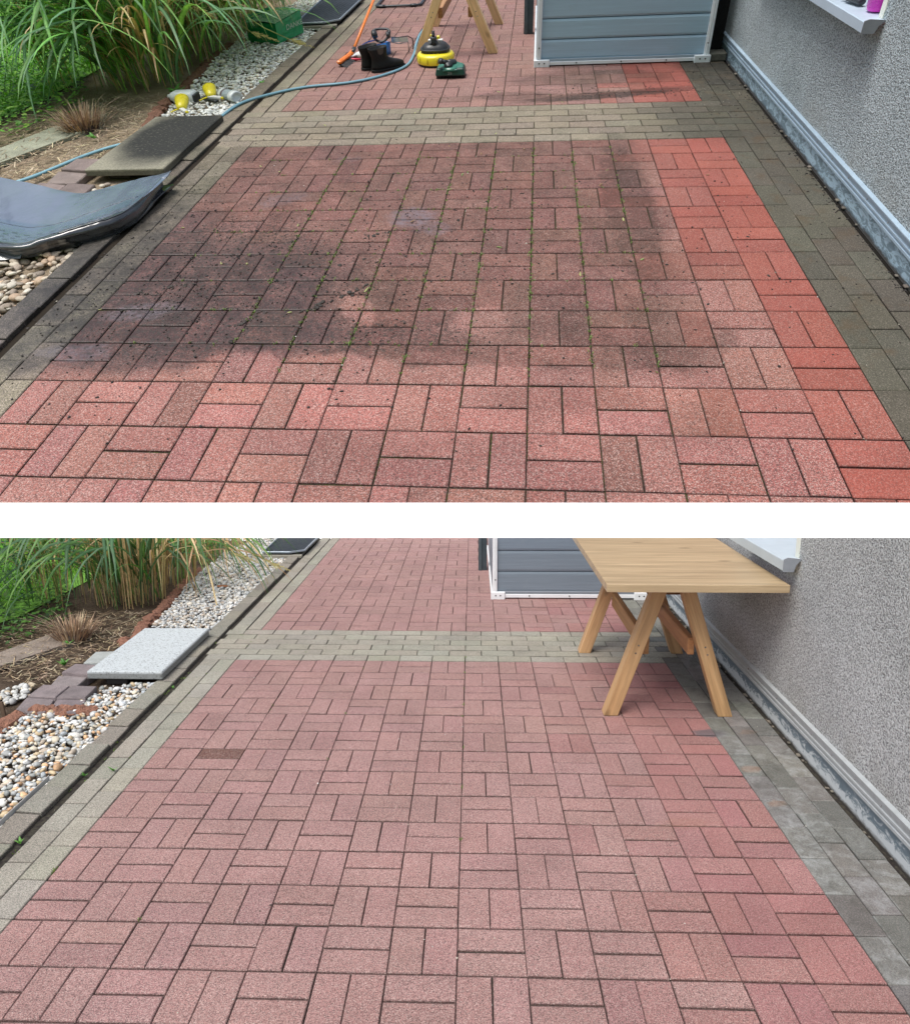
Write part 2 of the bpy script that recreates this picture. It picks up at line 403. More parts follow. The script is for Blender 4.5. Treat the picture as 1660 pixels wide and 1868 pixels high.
def wood(fr, key, c0, c1, axis, gloss=.55):
    n = NT(key); v = n.lc(); sc = [55, 55, 55]; sc[axis] = 3.0
    st = n.n('VectorMath', {'operation': 'MULTIPLY'}, i0=v, i1=tuple(sc)).outputs[0]
    a = n.noise(st, 1.0, 5, .62, .6); big = n.noise(n.n('VectorMath', {'operation': 'MULTIPLY'}, i0=v, i1=tuple(x * .22 for x in sc)).outputs[0], 1.0, 4, .6, 1.5)
    b = n.mix(n.rng(a.outputs[0], .32, .68), c0, c1)
    b = n.n('HueSaturation', None, Color=b, Value=n.rng(big.outputs[0], .32, .68, .82, 1.14)).outputs[0]
    cr = n.rng(n.noise(n.n('VectorMath', {'operation': 'MULTIPLY'}, i0=v, i1=tuple(x * .45 for x in sc)).outputs[0], 1.0, 2, .5, .3).outputs[0], .70, .74)
    b = n.mix(n.math('MULTIPLY', cr, .6), b, tuple(x * .28 for x in c0))
    ks = [7, 7, 7]; ks[axis] = 3.2
    kn = n.vor(n.n('VectorMath', {'operation': 'MULTIPLY'}, i0=v, i1=tuple(ks)).outputs[0], 1.0)
    b = n.mix(n.math('MULTIPLY', n.rng(kn.outputs['Distance'], .16, .05, 0, 1, True), .55), b, tuple(x * .35 for x in c0))
    at = n.colr().outputs['Color']
    b = n.n('MixRGB', {'blend_type': 'MULTIPLY'}, Fac=1.0, Color1=b, Color2=at).outputs[0]
    n.set(Base_Color=b, Roughness=gloss, Normal=n.bump(a.outputs[0], .0008 * fr.k)); return n.m

def leaf_mat(key, fr):
    n = NT(key); c = n.colr().outputs['Color']; v = n.lc()
    b = n.n('HueSaturation', None, Color=c, Value=n.rng(n.noise(v, 30, 2).outputs[0], .3, .7, .85, 1.15)).outputs[0]
    n.set(Base_Color=b, Roughness=.45, Specular_IOR_Level=.4)
    tr = n.n('BsdfTranslucent', None, Color=n.n('MixRGB', {'blend_type': 'MULTIPLY'}, Fac=1.0, Color1=b, Color2=(1.1, 1.25, .5)).outputs[0])
    ms = n.n('MixShader', None, Fac=.3); n.t.links.new(n.b.outputs[0], ms.inputs[1]); n.t.links.new(tr.outputs[0], ms.inputs[2])
    n.t.links.new(ms.outputs[0], n.o.inputs[0]); return n.m

def pebble_mat(fr, key):
    n = NT(key + fr.name); v = n.lc(); c = n.colr().outputs['Color']
    a = n.noise(v, 140, 4, .7, .8)
    b = n.n('HueSaturation', None, Color=c, Value=n.rng(a.outputs[0], .3, .7, .8, 1.18)).outputs[0]
    n.set(Base_Color=b, Roughness=.55 if fr is LO else .62, Specular_IOR_Level=.4, Normal=n.bump(a.outputs[0], .001 * fr.k)); return n.m

def slab_mat(fr):
    n = NT('slab_concrete_' + fr.name); v = n.lc(); c = n.noise(v, 95, 5, .85); big = n.noise(v, 5, 5, .7)
    if fr is LO:
        b = n.mix(n.rng(c.outputs[0], .38, .47), (.16, .165, .16), (.56, .60, .61))
        b = n.mix(n.rng(big.outputs[0], .62, .8, 0, .25), b, (.2, .2, .18))
    else:
        fl = n.n('VectorMath', {'operation': 'MULTIPLY'}, i0=v, i1=(1, 1, 0)).outputs[0]; wv = n.warp(fl, .10, 9, 4)
        msk = n.blobs(wv, [(-3.05, .10, .36, .56, 0, 1)])
        msk = n.math('MULTIPLY', msk, n.rng(n.noise(v, 60, 4, .8).outputs[0], .70, .56, .5, 1))
        b = n.mix(n.rng(c.outputs[0], .36, .6), (.17, .165, .125), (.36, .34, .26)); b = n.mix(n.math('MULTIPLY', msk, .97), b, (.026, .028, .028))
    z = n.n('SeparateXYZ', None, Vector=v).outputs['Z']
    b = n.mix(n.rng(z, .060 if fr is LO else .052, .053 if fr is LO else .046, 0, .6), b, (.08, .075, .06))
    n.set(Base_Color=b, Roughness=.9, Specular_IOR_Level=.2, Normal=n.bump(c.outputs[0], .003 * fr.k)); return n.m

def liner_mat(fr):
    n = NT('liner_plastic'); v = n.lc(); c = n.colr().outputs['Color']
    dust = n.noise(n.warp(v, .1, 4), 2.6, 3, .5)
    b = n.mix(n.rng(dust.outputs[0], .4, .7, 0, .35), c, (.22, .26, .32))
    n.set(Base_Color=b, Roughness=n.rng(dust.outputs[0], .35, .7, .10, .26), Specular_IOR_Level=.9, Coat_Weight=.5, Coat_Roughness=.12, Normal=n.bump(n.noise(v, 9, 3).outputs[0], .012 * fr.k, .5)); return n.m

# ------------------------------------------------------------------ paving
def brick(mb, cx, cy, hx, hy, col, a, gap=.0016, jz=.0007, ang=.0035, zt=0.0, tilt=0.0, edge=0.0, far=0.0):
    hx -= gap * (1 - .45 * far); hy -= gap + .0016 * far * random.uniform(.2, 1.25); c = .0035; cxx, cyy = c * (1 - .3 * far), c * (1 + .9 * far); th = random.gauss(0, ang); ct, st = math.cos(th), math.sin(th)
    cx += random.gauss(0, .0005); cy += random.gauss(0, .0005); dz = random.gauss(0, jz) + zt; tx = random.gauss(0, .004) + tilt; ty = random.gauss(0, .004)
    vs = []
    for (h, z) in ((-1, 0), (0, -c), (0, -.03)):
        for sx, sy in ((-1, -1), (1, -1), (1, 1), (-1, 1)):
            x, y = sx * (hx + h * cxx), sy * (hy + h * cyy)
            vs.append((cx + x * ct - y * st, cy + x * st + y * ct, z + dz + x * tx + y * ty))
    fs = [(0, 1, 2, 3)]
    for k in (0, 4):
        for i in range(4): fs.append((k + i, k + 4 + i, k + 4 + (i + 1) % 4, k + (i + 1) % 4))
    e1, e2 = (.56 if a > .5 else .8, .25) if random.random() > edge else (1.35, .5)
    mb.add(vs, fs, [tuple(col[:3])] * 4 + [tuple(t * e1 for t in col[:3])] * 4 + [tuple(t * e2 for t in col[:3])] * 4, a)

def red_col(fr, x, y):
    u = random.random()
    if fr is UP:
        lim = -.43 if y > -1.1 else (-.34 if y > -1.5 else -.21)
        if x > lim - .02:
            f = .2 * random.random() + (.35 if x < -.2 else 0) * random.random() + (.2 if y < -1.5 else 0) * random.random()
            c = jit(tuple(p * (1 - f) + q * f for p, q in zip((.31, .082, .060), (.27, .118, .095))), .10, .03); a = .35 + .6 * f
        elif x > lim - .25 and random.random() < .3: c = jit((.31, .115, .09), .1, .04); a = .75
        elif y < -2.0: c = jit(lin((.34, .135, .112)), .12, .05); a = 1.0
        elif y > .6: c = jit(lin((.28, .145, .122)), .08, .04); a = .9
        else: c = jit(lin((.29, .125, .102)), .12, .05); a = 1.0
        if u < .06: c = tuple(t * .8 for t in c)
    else:
        if x > -.42 or (x > -.85 and u < .45):
            f = min(1, .5 * random.random() + max(0, -.2 - x) * 1.4)
            c = jit(tuple(p * (1 - f) + q * f for p, q in zip((.345, .155, .15), (.355, .185, .172))), .07, .03); a = .5 + .5 * f
        else: c = jit(lin((.372, .208, .192)), .035, .02); a = 1.0
        if random.random() < .03: c = tuple(t * .88 for t in c)
        if abs(x + 2.31) < .1 and abs(y + 1.25) < .05: c = (.15, .065, .05)
    return c, a
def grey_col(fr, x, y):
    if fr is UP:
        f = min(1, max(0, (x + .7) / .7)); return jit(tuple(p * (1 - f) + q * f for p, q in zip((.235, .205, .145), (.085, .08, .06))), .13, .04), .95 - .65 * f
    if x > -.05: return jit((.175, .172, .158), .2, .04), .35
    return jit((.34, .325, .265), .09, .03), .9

def paving(fr):
    cl = 'up' if fr is UP else 'lo'
    mr, mg = stone_mat(fr, 'red'), stone_mat(fr, 'grey')
    ymax = 5.6 if fr is UP else 4.05
    R = MB(); Gm = MB()
    def cell(c, y0, vert):
        xc = .2 * c + .1
        for k in (-1, 1):
            if vert: x, y, hx, hy = xc + k * .05, y0 + .1, .05, .1
            else: x, y, hx, hy = xc, y0 + .1 + k * .05, .1, .05
            col, a = red_col(fr, x, y); g = .0016 + (random.random() ** 3) * .0016
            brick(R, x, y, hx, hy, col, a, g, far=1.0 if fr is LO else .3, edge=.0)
    jn = 15 if fr is UP else 22
    for j in range(jn):
        for c in range(-13, 0): cell(c, -.2 * (j + 1), (c + j) % 2 == 1)
    k = 0
    while .6 + .2 * k < ymax:
        for c in range(-13, 0): cell(c, .6 + .2 * k, (c + k) % 2 == 1)
        k += 1
    # grey border courses
    for i in range(6):
        y = .05 + .1 * i; off = 0 if i % 2 else .1
        x = -2.8 + (-.1 if i % 2 else 0)
        while x < .19:
            x1 = min(x + .2, .2); xs = max(x, -2.82)
            if x1 - xs > .03:
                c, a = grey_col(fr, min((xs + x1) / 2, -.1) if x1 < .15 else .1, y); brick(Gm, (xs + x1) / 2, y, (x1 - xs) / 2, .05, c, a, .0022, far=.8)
            x += .2
    def run(xc, y0, y1, off, hx=.05, zt=0.0, gap=.0018, tl=0.0, jz=.0007):
        y = y0 + off
        while y < y1:
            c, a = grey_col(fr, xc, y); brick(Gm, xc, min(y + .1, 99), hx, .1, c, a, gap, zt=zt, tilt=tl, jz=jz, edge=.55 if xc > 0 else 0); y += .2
    lo = -3.0 if fr is UP else -4.6
    for (a0, a1) in ((lo, -.02), (.6, ymax)):
        run(-2.65, a0, a1, 0); run(-2.75 - (.006 if a0 > 0 else 0), a0 - .1, a1 - .05, 0)
        run(.05, a0, a1, 0); run(.15, a0 - .1, a1 - .05, 0)
    run(.25, lo, ymax, 0)
    # outer kerb stones, standing a little proud with an open joint beside them
    y = lo
    while y < ymax:
        c, a = grey_col(fr, -2.9, y); c = tuple(t * .82 for t in c)
        if fr is UP and y < -.6: c = tuple(t * .95 for t in (c[0], c[1], c[2] * 1.15))
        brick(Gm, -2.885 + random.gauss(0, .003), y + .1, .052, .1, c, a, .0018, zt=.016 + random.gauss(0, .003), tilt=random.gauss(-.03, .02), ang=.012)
        y += .2
    o = emit(fr, 'red_pavement', R, mr, clip=cl); tag(o, kind='structure')
    o = emit(fr, 'grey_pavement', Gm, mg, clip=cl); tag(o, kind='structure')
    J = MB(); J.poly([(-2.96, lo), (.32, lo), (.32, ymax + .1), (-2.96, ymax + .1)], -.0095, (1, 1, 1))
    o = emit(fr, 'joint_sand', J, joint_mat(fr), clip=cl); tag(o, kind='structure')

# ------------------------------------------------------------------ loose stones
def ico(sub):
    bm = bmesh.new(); bmesh.ops.create_icosphere(bm, subdivisions=sub, radius=1); bm.verts.ensure_lookup_table()
    v = np.array([p.co[:] for p in bm.verts]); f = np.array([[a.index for a in q.verts] for q in bm.faces]); bm.free(); return v, f
ICO = {1: ico(1), 2: ico(2)}
def rotm(n):
    q = rng.normal(size=(n, 4)); q /= np.linalg.norm(q, axis=1)[:, None]; a, b, c, d = q.T
    return np.stack([np.stack([1 - 2 * (c * c + d * d), 2 * (b * c - a * d), 2 * (b * d + a * c)], -1), np.stack([2 * (b * c + a * d), 1 - 2 * (b * b + d * d), 2 * (c * d - a * b)], -1),
                     np.stack([2 * (b * d - a * c), 2 * (c * d + a * b), 1 - 2 * (b * b + c * c)], -1)], 1)
def inpoly(P, poly):
    x, y = P[:, 0], P[:, 1]; r = np.zeros(len(P), bool); n = len(poly)
    for i in range(n):
        x0, y0 = poly[i][:2]; x1, y1 = poly[(i + 1) % n][:2]
        c = ((y0 > y) != (y1 > y)) & (x < (x1 - x0) * (y - y0) / (y1 - y0 + 1e-12) + x0); r ^= c
    return r
def scatter(poly, n):
    P = np.array([p[:2] for p in poly]); lo, hi = P.min(0), P.max(0); out = []
    while len(out) < n:
        q = rng.uniform(lo, hi, (n, 2)); out += list(q[inpoly(q, poly)])
    return np.array(out[:n])
def pebbles(fr, name, pos, size, pal, mat, sub=2, flat=.62, clip=None, label=None, cat='gravel', rough=.18):
    v, f = ICO[sub]; n = len(pos)
    s = size * np.exp(rng.normal(0, .3, n))[:, None] * np.stack([rng.uniform(.8, 1.25, n), rng.uniform(.7, 1.0, n), rng.uniform(.5, .8, n)], -1)
    bumps = 1 + rough * (rng.normal(size=(n, len(v), 1)).clip(-1.4, 1.4) * .5)
    V = v[None] * s[:, None, :] * bumps
    V = np.einsum('nij,nkj->nki', rotm(n), V); V[:, :, 2] *= flat
    V += pos[:, None, :]
    F = (f[None] + (np.arange(n) * len(v))[:, None, None]).reshape(-1, 3)
    pc = np.array(pal)[rng.integers(0, len(pal), n)] * np.exp(rng.normal(0, .14, (n, 1)))
    C = np.repeat(pc, len(v), axis=0)
    o = emit(fr, name, (V.reshape(-1, 3), F, C), mat, clip=clip, smooth=True); tag(o, label, cat, kind='stuff'); return o

# ------------------------------------------------------------------ grass
GREENS = [(.085, .20, .045), (.11, .25, .05), (.055, .13, .05), (.16, .31, .07), (.09, .19, .085)]
DRY = [(.42, .30, .15), (.34, .23, .12), (.50, .38, .2), (.28, .17, .09)]
def blade(mb, root, az, L, w, th0, th1, col, seg=9, p=1.6, sway=0.0):
    d = np.array([math.cos(az), math.sin(az), 0]); s = np.array([-math.sin(az), math.cos(az), 0]); q = np.array(root, float); vs = []; cs = []
    mid = tuple(min(1, c * 1.7 + .03) for c in col); dl = L / seg
    for i in range(seg + 1):
        t = i / seg; th = th0 + (th1 - th0) * t ** p
        nrm = d * math.cos(th) - np.array([0, 0, 1]) * math.sin(th)
        ww = w * .5 * min(1, .45 + 2.2 * t) * (1 - t ** 3.2) + .0004
        ss = s * math.cos(sway * t) + nrm * math.sin(sway * t)
        fd = nrm * ww * .35
        if i: q = q + s * random.gauss(0, w * .12)
        vs += [q + ss * ww, q + fd * .0 - nrm * ww * .3, q - ss * ww]; cs += [col, mid, col]
        q = q + (d * math.sin(th) + np.array([0, 0, 1]) * math.cos(th)) * dl
    fs = []
    for i in range(seg):
        a = i * 3; fs += [(a, a + 1, a + 4, a + 3), (a + 1, a + 2, a + 5, a + 4)]
    mb.add(vs, fs, cs)
def panicle(mb, tip, az, L=.2):
    col = (.52, .46, .24)
    for k in range(60):
        t = random.random(); a = az + random.uniform(-.9, .9); q = np.array(tip) + np.array([math.cos(az), math.sin(az), -.35]) * t * L
        l = random.uniform(.02, .06) * (1.2 - t)
        e = q + np.array([math.cos(a) * l, math.sin(a) * l, random.uniform(-1.2, .1) * l]); wv = np.array([0.0, 0, .0016])
        mb.add([q - wv, e - wv * 2, e + wv * 2, q + wv], [(0, 1, 2, 3)], jit(col, .3))

def reeds(fr):
    mt = leaf_mat('reed_leaf_' + fr.name, fr); cl = None if fr is UP else 'lo'
    # clumps: (x, y, radius, count)
    cl_pos = [(-3.80, 1.30, .26, 330), (-3.80, 1.95, .28, 320), (-4.25, 2.35, .32, 280), (-3.78, 2.75, .28, 260), (-4.35, 1.35, .3, 130), (-3.80, 3.6, .3, 220), (-4.6, 3.3, .36, 130)]
    where = ['nearest the gravel, leaning over the cut stump', 'in the middle of the row beside the white gravel', 'in the second row, behind the two clumps by the gravel', 'far along the white gravel near the mesh tray',
             'at the left, arching across the wire fence', 'farthest along the border, at the top edge', 'far back in the row by the lawn fence']
    fk = 1.45 if fr is UP else .72
    GR = [tuple(t * fk for t in g) for g in GREENS]
    for i, (x, y, r, n) in enumerate(cl_pos):
        mb = MB()
        for k in range(n):
            a = random.uniform(0, 2 * math.pi); rr = r * math.sqrt(random.random()); px, py = x + rr * math.cos(a), y + rr * math.sin(a)
            az = a + random.gauss(0, .7)
            if random.random() < (.5 if i in (0, 4) else .3): az = random.gauss(math.radians(222), .8)
            u = random.random()
            if u < (.34 if fr is UP else .45):   # stiff stems, many straw coloured
                col = jit(random.choice(DRY if random.random() < (.55 if fr is UP else .72) else GR), .2, .08)
                blade(mb, (px, py, 0), az, random.uniform(.8, 1.6), random.uniform(.008, .016), random.uniform(.02, .2), random.uniform(.2, .7), col, 6)
            elif u < .46 and fr is UP or u < .56:
                col = jit(random.choice(DRY), .2, .08)
                blade(mb, (px, py, random.uniform(.1, .5)), az, random.uniform(.5, 1.0), random.uniform(.012, .024), random.uniform(.2, .6), random.uniform(1.8, 2.9), col, 9, 1.3)
            else:
                col = jit(random.choice(GR), .22, .1)
                z0 = random.uniform(0, .8)
                blade(mb, (px, py, z0), az, random.uniform(.8, 1.6), min(.040, .023 * math.exp(random.gauss(0, .45))), random.uniform(.1, .7), random.uniform(1.3, 3.0), col, 11, random.uniform(1.0, 1.7), random.gauss(0, .6))
        if i in (0, 1, 4):
            for k in range(2):
                az = random.uniform(-1.2, .3) if i != 4 else random.uniform(2.6, 3.6)
                blade(mb, (x, y, .3), az, 1.0, .006, .5, 1.9, (.30, .34, .1), 10, 1.1)
                q = np.array([x, y, .3]); 
                for t in np.linspace(0, 1, 11)[:-1]:
                    th = .5 + 1.4 * t ** 1.1; q = q + (np.array([math.cos(az), math.sin(az), 0]) * math.sin(th) + np.array([0, 0, 1]) * math.cos(th)) * .1
                panicle(mb, q, az)
        if i == 1:
            for P, tipw in (([(-3.5, 1.8, .75), (-3.3, 1.65, .66), (-3.12, 1.55, .5), (-2.95, 1.5, .38), (-2.80, 1.48, .30)], 1), ([(-3.5, 1.7, .7), (-3.3, 1.6, .62), (-3.15, 1.5, .45), (-3.05, 1.48, .36)], 1)):
                mb.tube(P, .004, (.30, .36, .10), 5)
                panicle(mb, P[-1], -.2, .22); 
            for k in range(26):
                x0, y0_ = random.uniform(-3.62, -3.35), random.uniform(1.2, 2.8)
                blade(mb, (x0, y0_, random.uniform(.55, .9)), random.gauss(-.3, .5), random.uniform(.7, 1.1), random.uniform(.014, .024), random.uniform(.5, 1.1), random.uniform(2.7, 3.05), jit(random.choice(GR), .2, .08), 12, random.uniform(.7, 1.0), random.gauss(0, .4))
        if i in (1, 3, 5):
            for k in range(70):
                x0, y0_ = x + random.gauss(.14, .14), y + random.gauss(0, .3)
                blade(mb, (x0, y0_, random.uniform(.5, .95) if fr is UP else random.uniform(.2, .6)), random.gauss(-.5, .6), random.uniform(.7, 1.15), random.uniform(.014, .026), random.uniform(.5, 1.2), random.uniform(2.6, 3.05), jit(random.choice(GR if random.random() < .7 else DRY), .25, .08), 12, random.uniform(.7, 1.0), random.gauss(0, .4))
        if i in (0, 4):
            for k in range(60):
                blade(mb, (x + random.gauss(-.1, .16), y + random.gauss(-.15, .16), random.uniform(.4, .9)), random.gauss(math.radians(235), .7), random.uniform(.7, 1.3), random.uniform(.02, .036), random.uniform(.5, 1.1), random.uniform(2.6, 3.05), jit(random.choice(GR), .2, .08), 12, random.uniform(.7, 1.0), random.gauss(0, .4))
        o = emit(fr, 'ornamental_grass', mb, mt, clip=cl, smooth=True, origin=(x, y, 0))
        tag(o, 'tall reed-like grass clump %s, %s yard' % (where[i], 'upper dirty' if fr is UP else 'lower clean'), 'ornamental grass', 'reed grass clumps along the %s yard' % fr.name)

def ground_plants(fr):
    cl = None if fr is UP else 'lo'; mt = leaf_mat('small_leaf_' + fr.name, fr)
    tx = 'upper dirty' if fr is UP else 'lower clean'
    # leafy cover
    mb = MB()
    poly = [(-5.0, -.2), (-4.15, .1), (-4.0, .75), (-4.25, 1.2), (-4.8, 2.2), (-5.4, 2.2)]
    for p in scatter(poly, 2600):
        z = random.uniform(.0, .14); a = random.uniform(0, 6.28); s = random.uniform(.012, .026); tl = random.uniform(-.8, .8)
        d = np.array([math.cos(a), math.sin(a), tl * .6]); sd_ = np.array([-math.sin(a), math.cos(a), random.uniform(-.5, .5)])
        q = np.array([p[0], p[1], z]); c = jit(random.choice(([(.14, .34, .05), (.22, .48, .08), (.09, .22, .05), (.34, .58, .11)] if fr is UP else [(.06, .15, .03), (.09, .20, .04), (.04, .09, .03), (.12, .24, .05)])), .2, .1)
        mb.add([q, q + d * s + sd_ * s * .6, q + d * s * 2, q + d * s - sd_ * s * .6], [(0, 1, 2, 3)], c)
    tag(emit(fr, 'ground_cover', mb, mt, clip=cl), kind='stuff')
    # lawn blades
    mb = MB()
    poly = [(-9.0, -.2), (-4.8, .0), (-4.5, .9), (-4.5, 5.4), (-9, 5.4)] if fr is UP else [(-7.6, -.2), (-4.7, .2), (-4.7, 4.1), (-7.6, 4.1)]
    for p in scatter(poly, 15000):
        az = random.uniform(0, 6.28); L = random.uniform(.04, .09); c = jit(random.choice([(.20, .46, .06), (.15, .38, .05), (.27, .50, .09)]), .2, .06)
        d = np.array([math.cos(az), math.sin(az), 0]); s = np.array([-d[1], d[0], 0]) * .004; q = np.array([p[0], p[1], -.02])
        mb.add([q - s, q + s, q + s * .8 + d * L * .3 + [0, 0, L * .7], q + d * L * .8 + [0, 0, L]], [(0, 1, 2, 3)], c)
    tag(emit(fr, 'lawn_grass', mb, mt, clip=cl), kind='stuff')
    # straw litter
    mb = MB()
    poly = [(-4.3, -.1), (-3.6, -.5), (-3.37, -.1), (-3.42, .45), (-3.55, 1.0), (-4.1, 1.0), (-4.35, .6)]
    for p in scatter(poly, 1500):
        az = random.uniform(0, 6.28); L = random.uniform(.015, .08); c = jit(random.choice([(.44, .34, .21), (.28, .20, .12), (.15, .10, .06), (.52, .43, .29)]), .25, .08)
        d = np.array([math.cos(az), math.sin(az), random.uniform(-.1, .25)]); s = np.array([-d[1], d[0], 0]) * random.uniform(.0012, .003); q = np.array([p[0], p[1], random.uniform(0, .012)])
        mb.add([q - s, q + s, q + s + d * L, q - s + d * L], [(0, 1, 2, 3)], c)
    tag(emit(fr, 'straw_litter', mb, plain('straw', .8, k=fr.k), clip=cl), kind='stuff')
    # cut grass stump
    mb = MB(); cx, cy = -3.80, .38
    for k in range(330):
        a = random.uniform(0, 6.28); rr = .11 * math.sqrt(random.random()); L = random.uniform(.06, .19); th = rr / .11 * random.uniform(.2, .95)
        c = jit(random.choice([(.36, .24, .14), (.24, .15, .09), (.46, .34, .22), (.14, .09, .06)]), .2, .05)
        blade(mb, (cx + rr * math.cos(a), cy + rr * math.sin(a), 0), a, L, random.uniform(.003, .008), th, th + random.uniform(0, .5), c, 3)
    for k in range(26):
        a = random.uniform(0, 6.28); c = jit((.30, .22, .15), .2)
        blade(mb, (cx, cy, .02), a, random.uniform(.2, .4), .003, 1.1, random.uniform(1.2, 1.75), c, 5)
    mb.lathe([(.10, 0), (.095, .03), (.07, .05), (.01, .055)], (cx, cy, -.01), (0, 0, 1), (.04, .025, .018), 14)
    tag(emit(fr, 'grass_stump', mb, plain('straw', .8, k=fr.k), clip=cl), 'cut back brown grass stump with spiky dry stalks, %s yard' % tx, 'grass stump', kind='thing')
    # small weeds
    spots = [(-3.62, .19, .035, 'beside the dry grass stump'), (-3.49, 1.02, .07, 'by the white gravel edge'), (-2.93, 1.2, .03, 'at the kerb of the white gravel')] if fr is UP else \
            [(-3.77, .25, .03, 'in the soil below the dry grass stump'), (-3.6, -.13, .035, 'in the soil behind the stacked slabs'), (-2.82, -1.48, .018, 'in the open joint by the kerb'), (-2.715, -1.43, .02, 'between the two grey courses'), (-2.81, -.48, .016, 'in the kerb joint beside the concrete slab'), (-2.81, -1.99, .02, 'low in the kerb joint at the left'), (-3.56, -1.02, .05, 'beside the wooden stake')]
    for i, (x, y, s, wh) in enumerate(spots):
        mb = MB()
        for k in range(16 if s > .03 else 6):
            a = random.uniform(0, 6.28); blade(mb, (x, y, 0), a, s * random.uniform(.9, 1.7), s * .45, random.uniform(.3, .9), random.uniform(1.0, 1.9), jit((.10, .26, .05), .2, .1), 5)
        tag(emit(fr, 'weed', mb, mt, clip=cl), 'small green weed %s, %s yard' % (wh, tx), 'weed', 'weeds in the %s yard' % fr.name, kind='thing')
    # moss and seedlings in the joints
    mb = MB(); n = 700 if fr is UP else 46
    for k in range(n):
        if fr is UP:
            ln = random.choice([-1.8, -1.6, -1.4, -1.2, -1.0, -.8, -.6, -2.0]); x = ln + random.gauss(0, .003); y = random.uniform(-1.95, -.1)
            if random.random() < .3: x = random.uniform(-2.4, -.6); y = -.2 * random.randint(1, 9) + random.gauss(0, .003)
        else: x = random.choice([-2.6, -2.7, -2.8, -2.82, -2.2, -1.8, -1.2]); y = random.uniform(-2.6, .6); 
        for q in range(5):
            a = random.uniform(0, 6.28); blade(mb, (x + random.gauss(0, .004), y + random.gauss(0, .006), -.004), a, random.uniform(.005, .014), .004, .3, 1.4, jit((.11, .17, .035), .3, .1), 2)
    tag(emit(fr, 'joint_moss', mb, mt, clip=cl or 'up'), kind='stuff')

def grit(fr):
    n = 260 if fr is LO else 320
    P = np.c_[rng.uniform(-2.9, .3, n), rng.uniform(-3.0, 1.4, n)]
    e = rng.random(n) < .6; P[e, 0] = np.round(P[e, 0] / .1) * .1 + rng.normal(0, .004, e.sum())
    k = rng.random(n) < .25; P[k, 0] = .1 + rng.normal(0, .1, k.sum()) if fr is UP else P[k, 0]; P[k, 1] = .7 + rng.normal(0, .12, k.sum()) if fr is UP else P[k, 1]
    pebbles(fr, 'grit', np.c_[P, np.full(n, .001)], .0022, [(.5, .46, .38), (.3, .27, .22), (.08, .07, .06), (.62, .6, .55)], plain('crumb', .7, k=fr.k), 1, .7, clip='up' if fr is UP else 'lo', cat='grit')
def clods():
    """crumbs of wet soil thrown over the dirty stones"""
    pos = []
    B = [(-2.2, -1.45, .35, .28, 330), (-1.7, -1.3, .35, .3, 150), (-1.6, -.9, .55, .5, 220), (-1.2, -1.2, .7, .5, 160), (-2.6, -1.3, .18, .5, 130), (-.45, .82, .4, .08, 90), (-1.3, .85, .5, .08, 50), (-.3, -.8, .5, .7, 70), (-2.6, -.5, .15, .5, 70), (.15, .9, .12, .4, 90), (.29, -.5, .012, 1.2, 200), (-.9, -2.2, .8, .2, 14)]
    for x, y, sx, sy, n in B:
        n = int(n * 2.2); P = np.c_[rng.normal(x, sx, n), rng.normal(y, sy, n)]; pos.append(P)
    P = np.concatenate(pos); P = P[(P[:, 0] < .3) & (P[:, 0] > -2.82) & (P[:, 1] > -2.3)]
    pos = np.c_[P, np.full(len(P), .002)]
    pebbles(UP, 'soil_crumbs', pos, .0034, [(.03, .024, .02), (.045, .035, .028), (.02, .018, .016)], plain('crumb', .7, k=4), 1, .7, clip='up', rough=.5)
    # two streaks of clods dragged across the stones, twigs
    mb = MB()
    for (x0, y0, x1, y1, n) in ((-1.83, -1.62, -1.62, -1.45, 26), (-2.05, -1.72, -1.95, -1.6, 16), (-1.72, -1.08, -1.6, -1.02, 12), (-1.78, -1.3, -1.66, -1.24, 8), (-2.52, -1.5, -2.3, -1.42, 14)):
        for k in range(n):
            t = random.random(); x = x0 + (x1 - x0) * t + random.gauss(0, .01); y = y0 + (y1 - y0) * t + random.gauss(0, .01); s = random.uniform(.003, .009)
            mb.cbox((x, y, s * .3), (s, s * random.uniform(.4, .9), s * .4), jit((.035, .028, .022), .3), s * .3, Matrix.Rotation(random.uniform(0, 3), 3, 'Z'))
    tag(emit(UP, 'soil_clods', mb, plain('crumb', .7, k=4), clip='up'), kind='stuff')
    mb = MB()
    for k in range(34):
        x = random.uniform(-2.6, .1); y = random.uniform(-1.9, 1.2); a = random.uniform(0, 6.28)
        blade(mb, (x, y, .002), a, random.uniform(.012, .03), .008, 1.3, 1.6, jit(random.choice([(.16, .24, .07), (.3, .3, .12), (.2, .12, .06)]), .2), 3)
    tag(emit(UP, 'fallen_leaf_bits', mb, leaf_mat('bits', UP), clip='up'), kind='stuff')

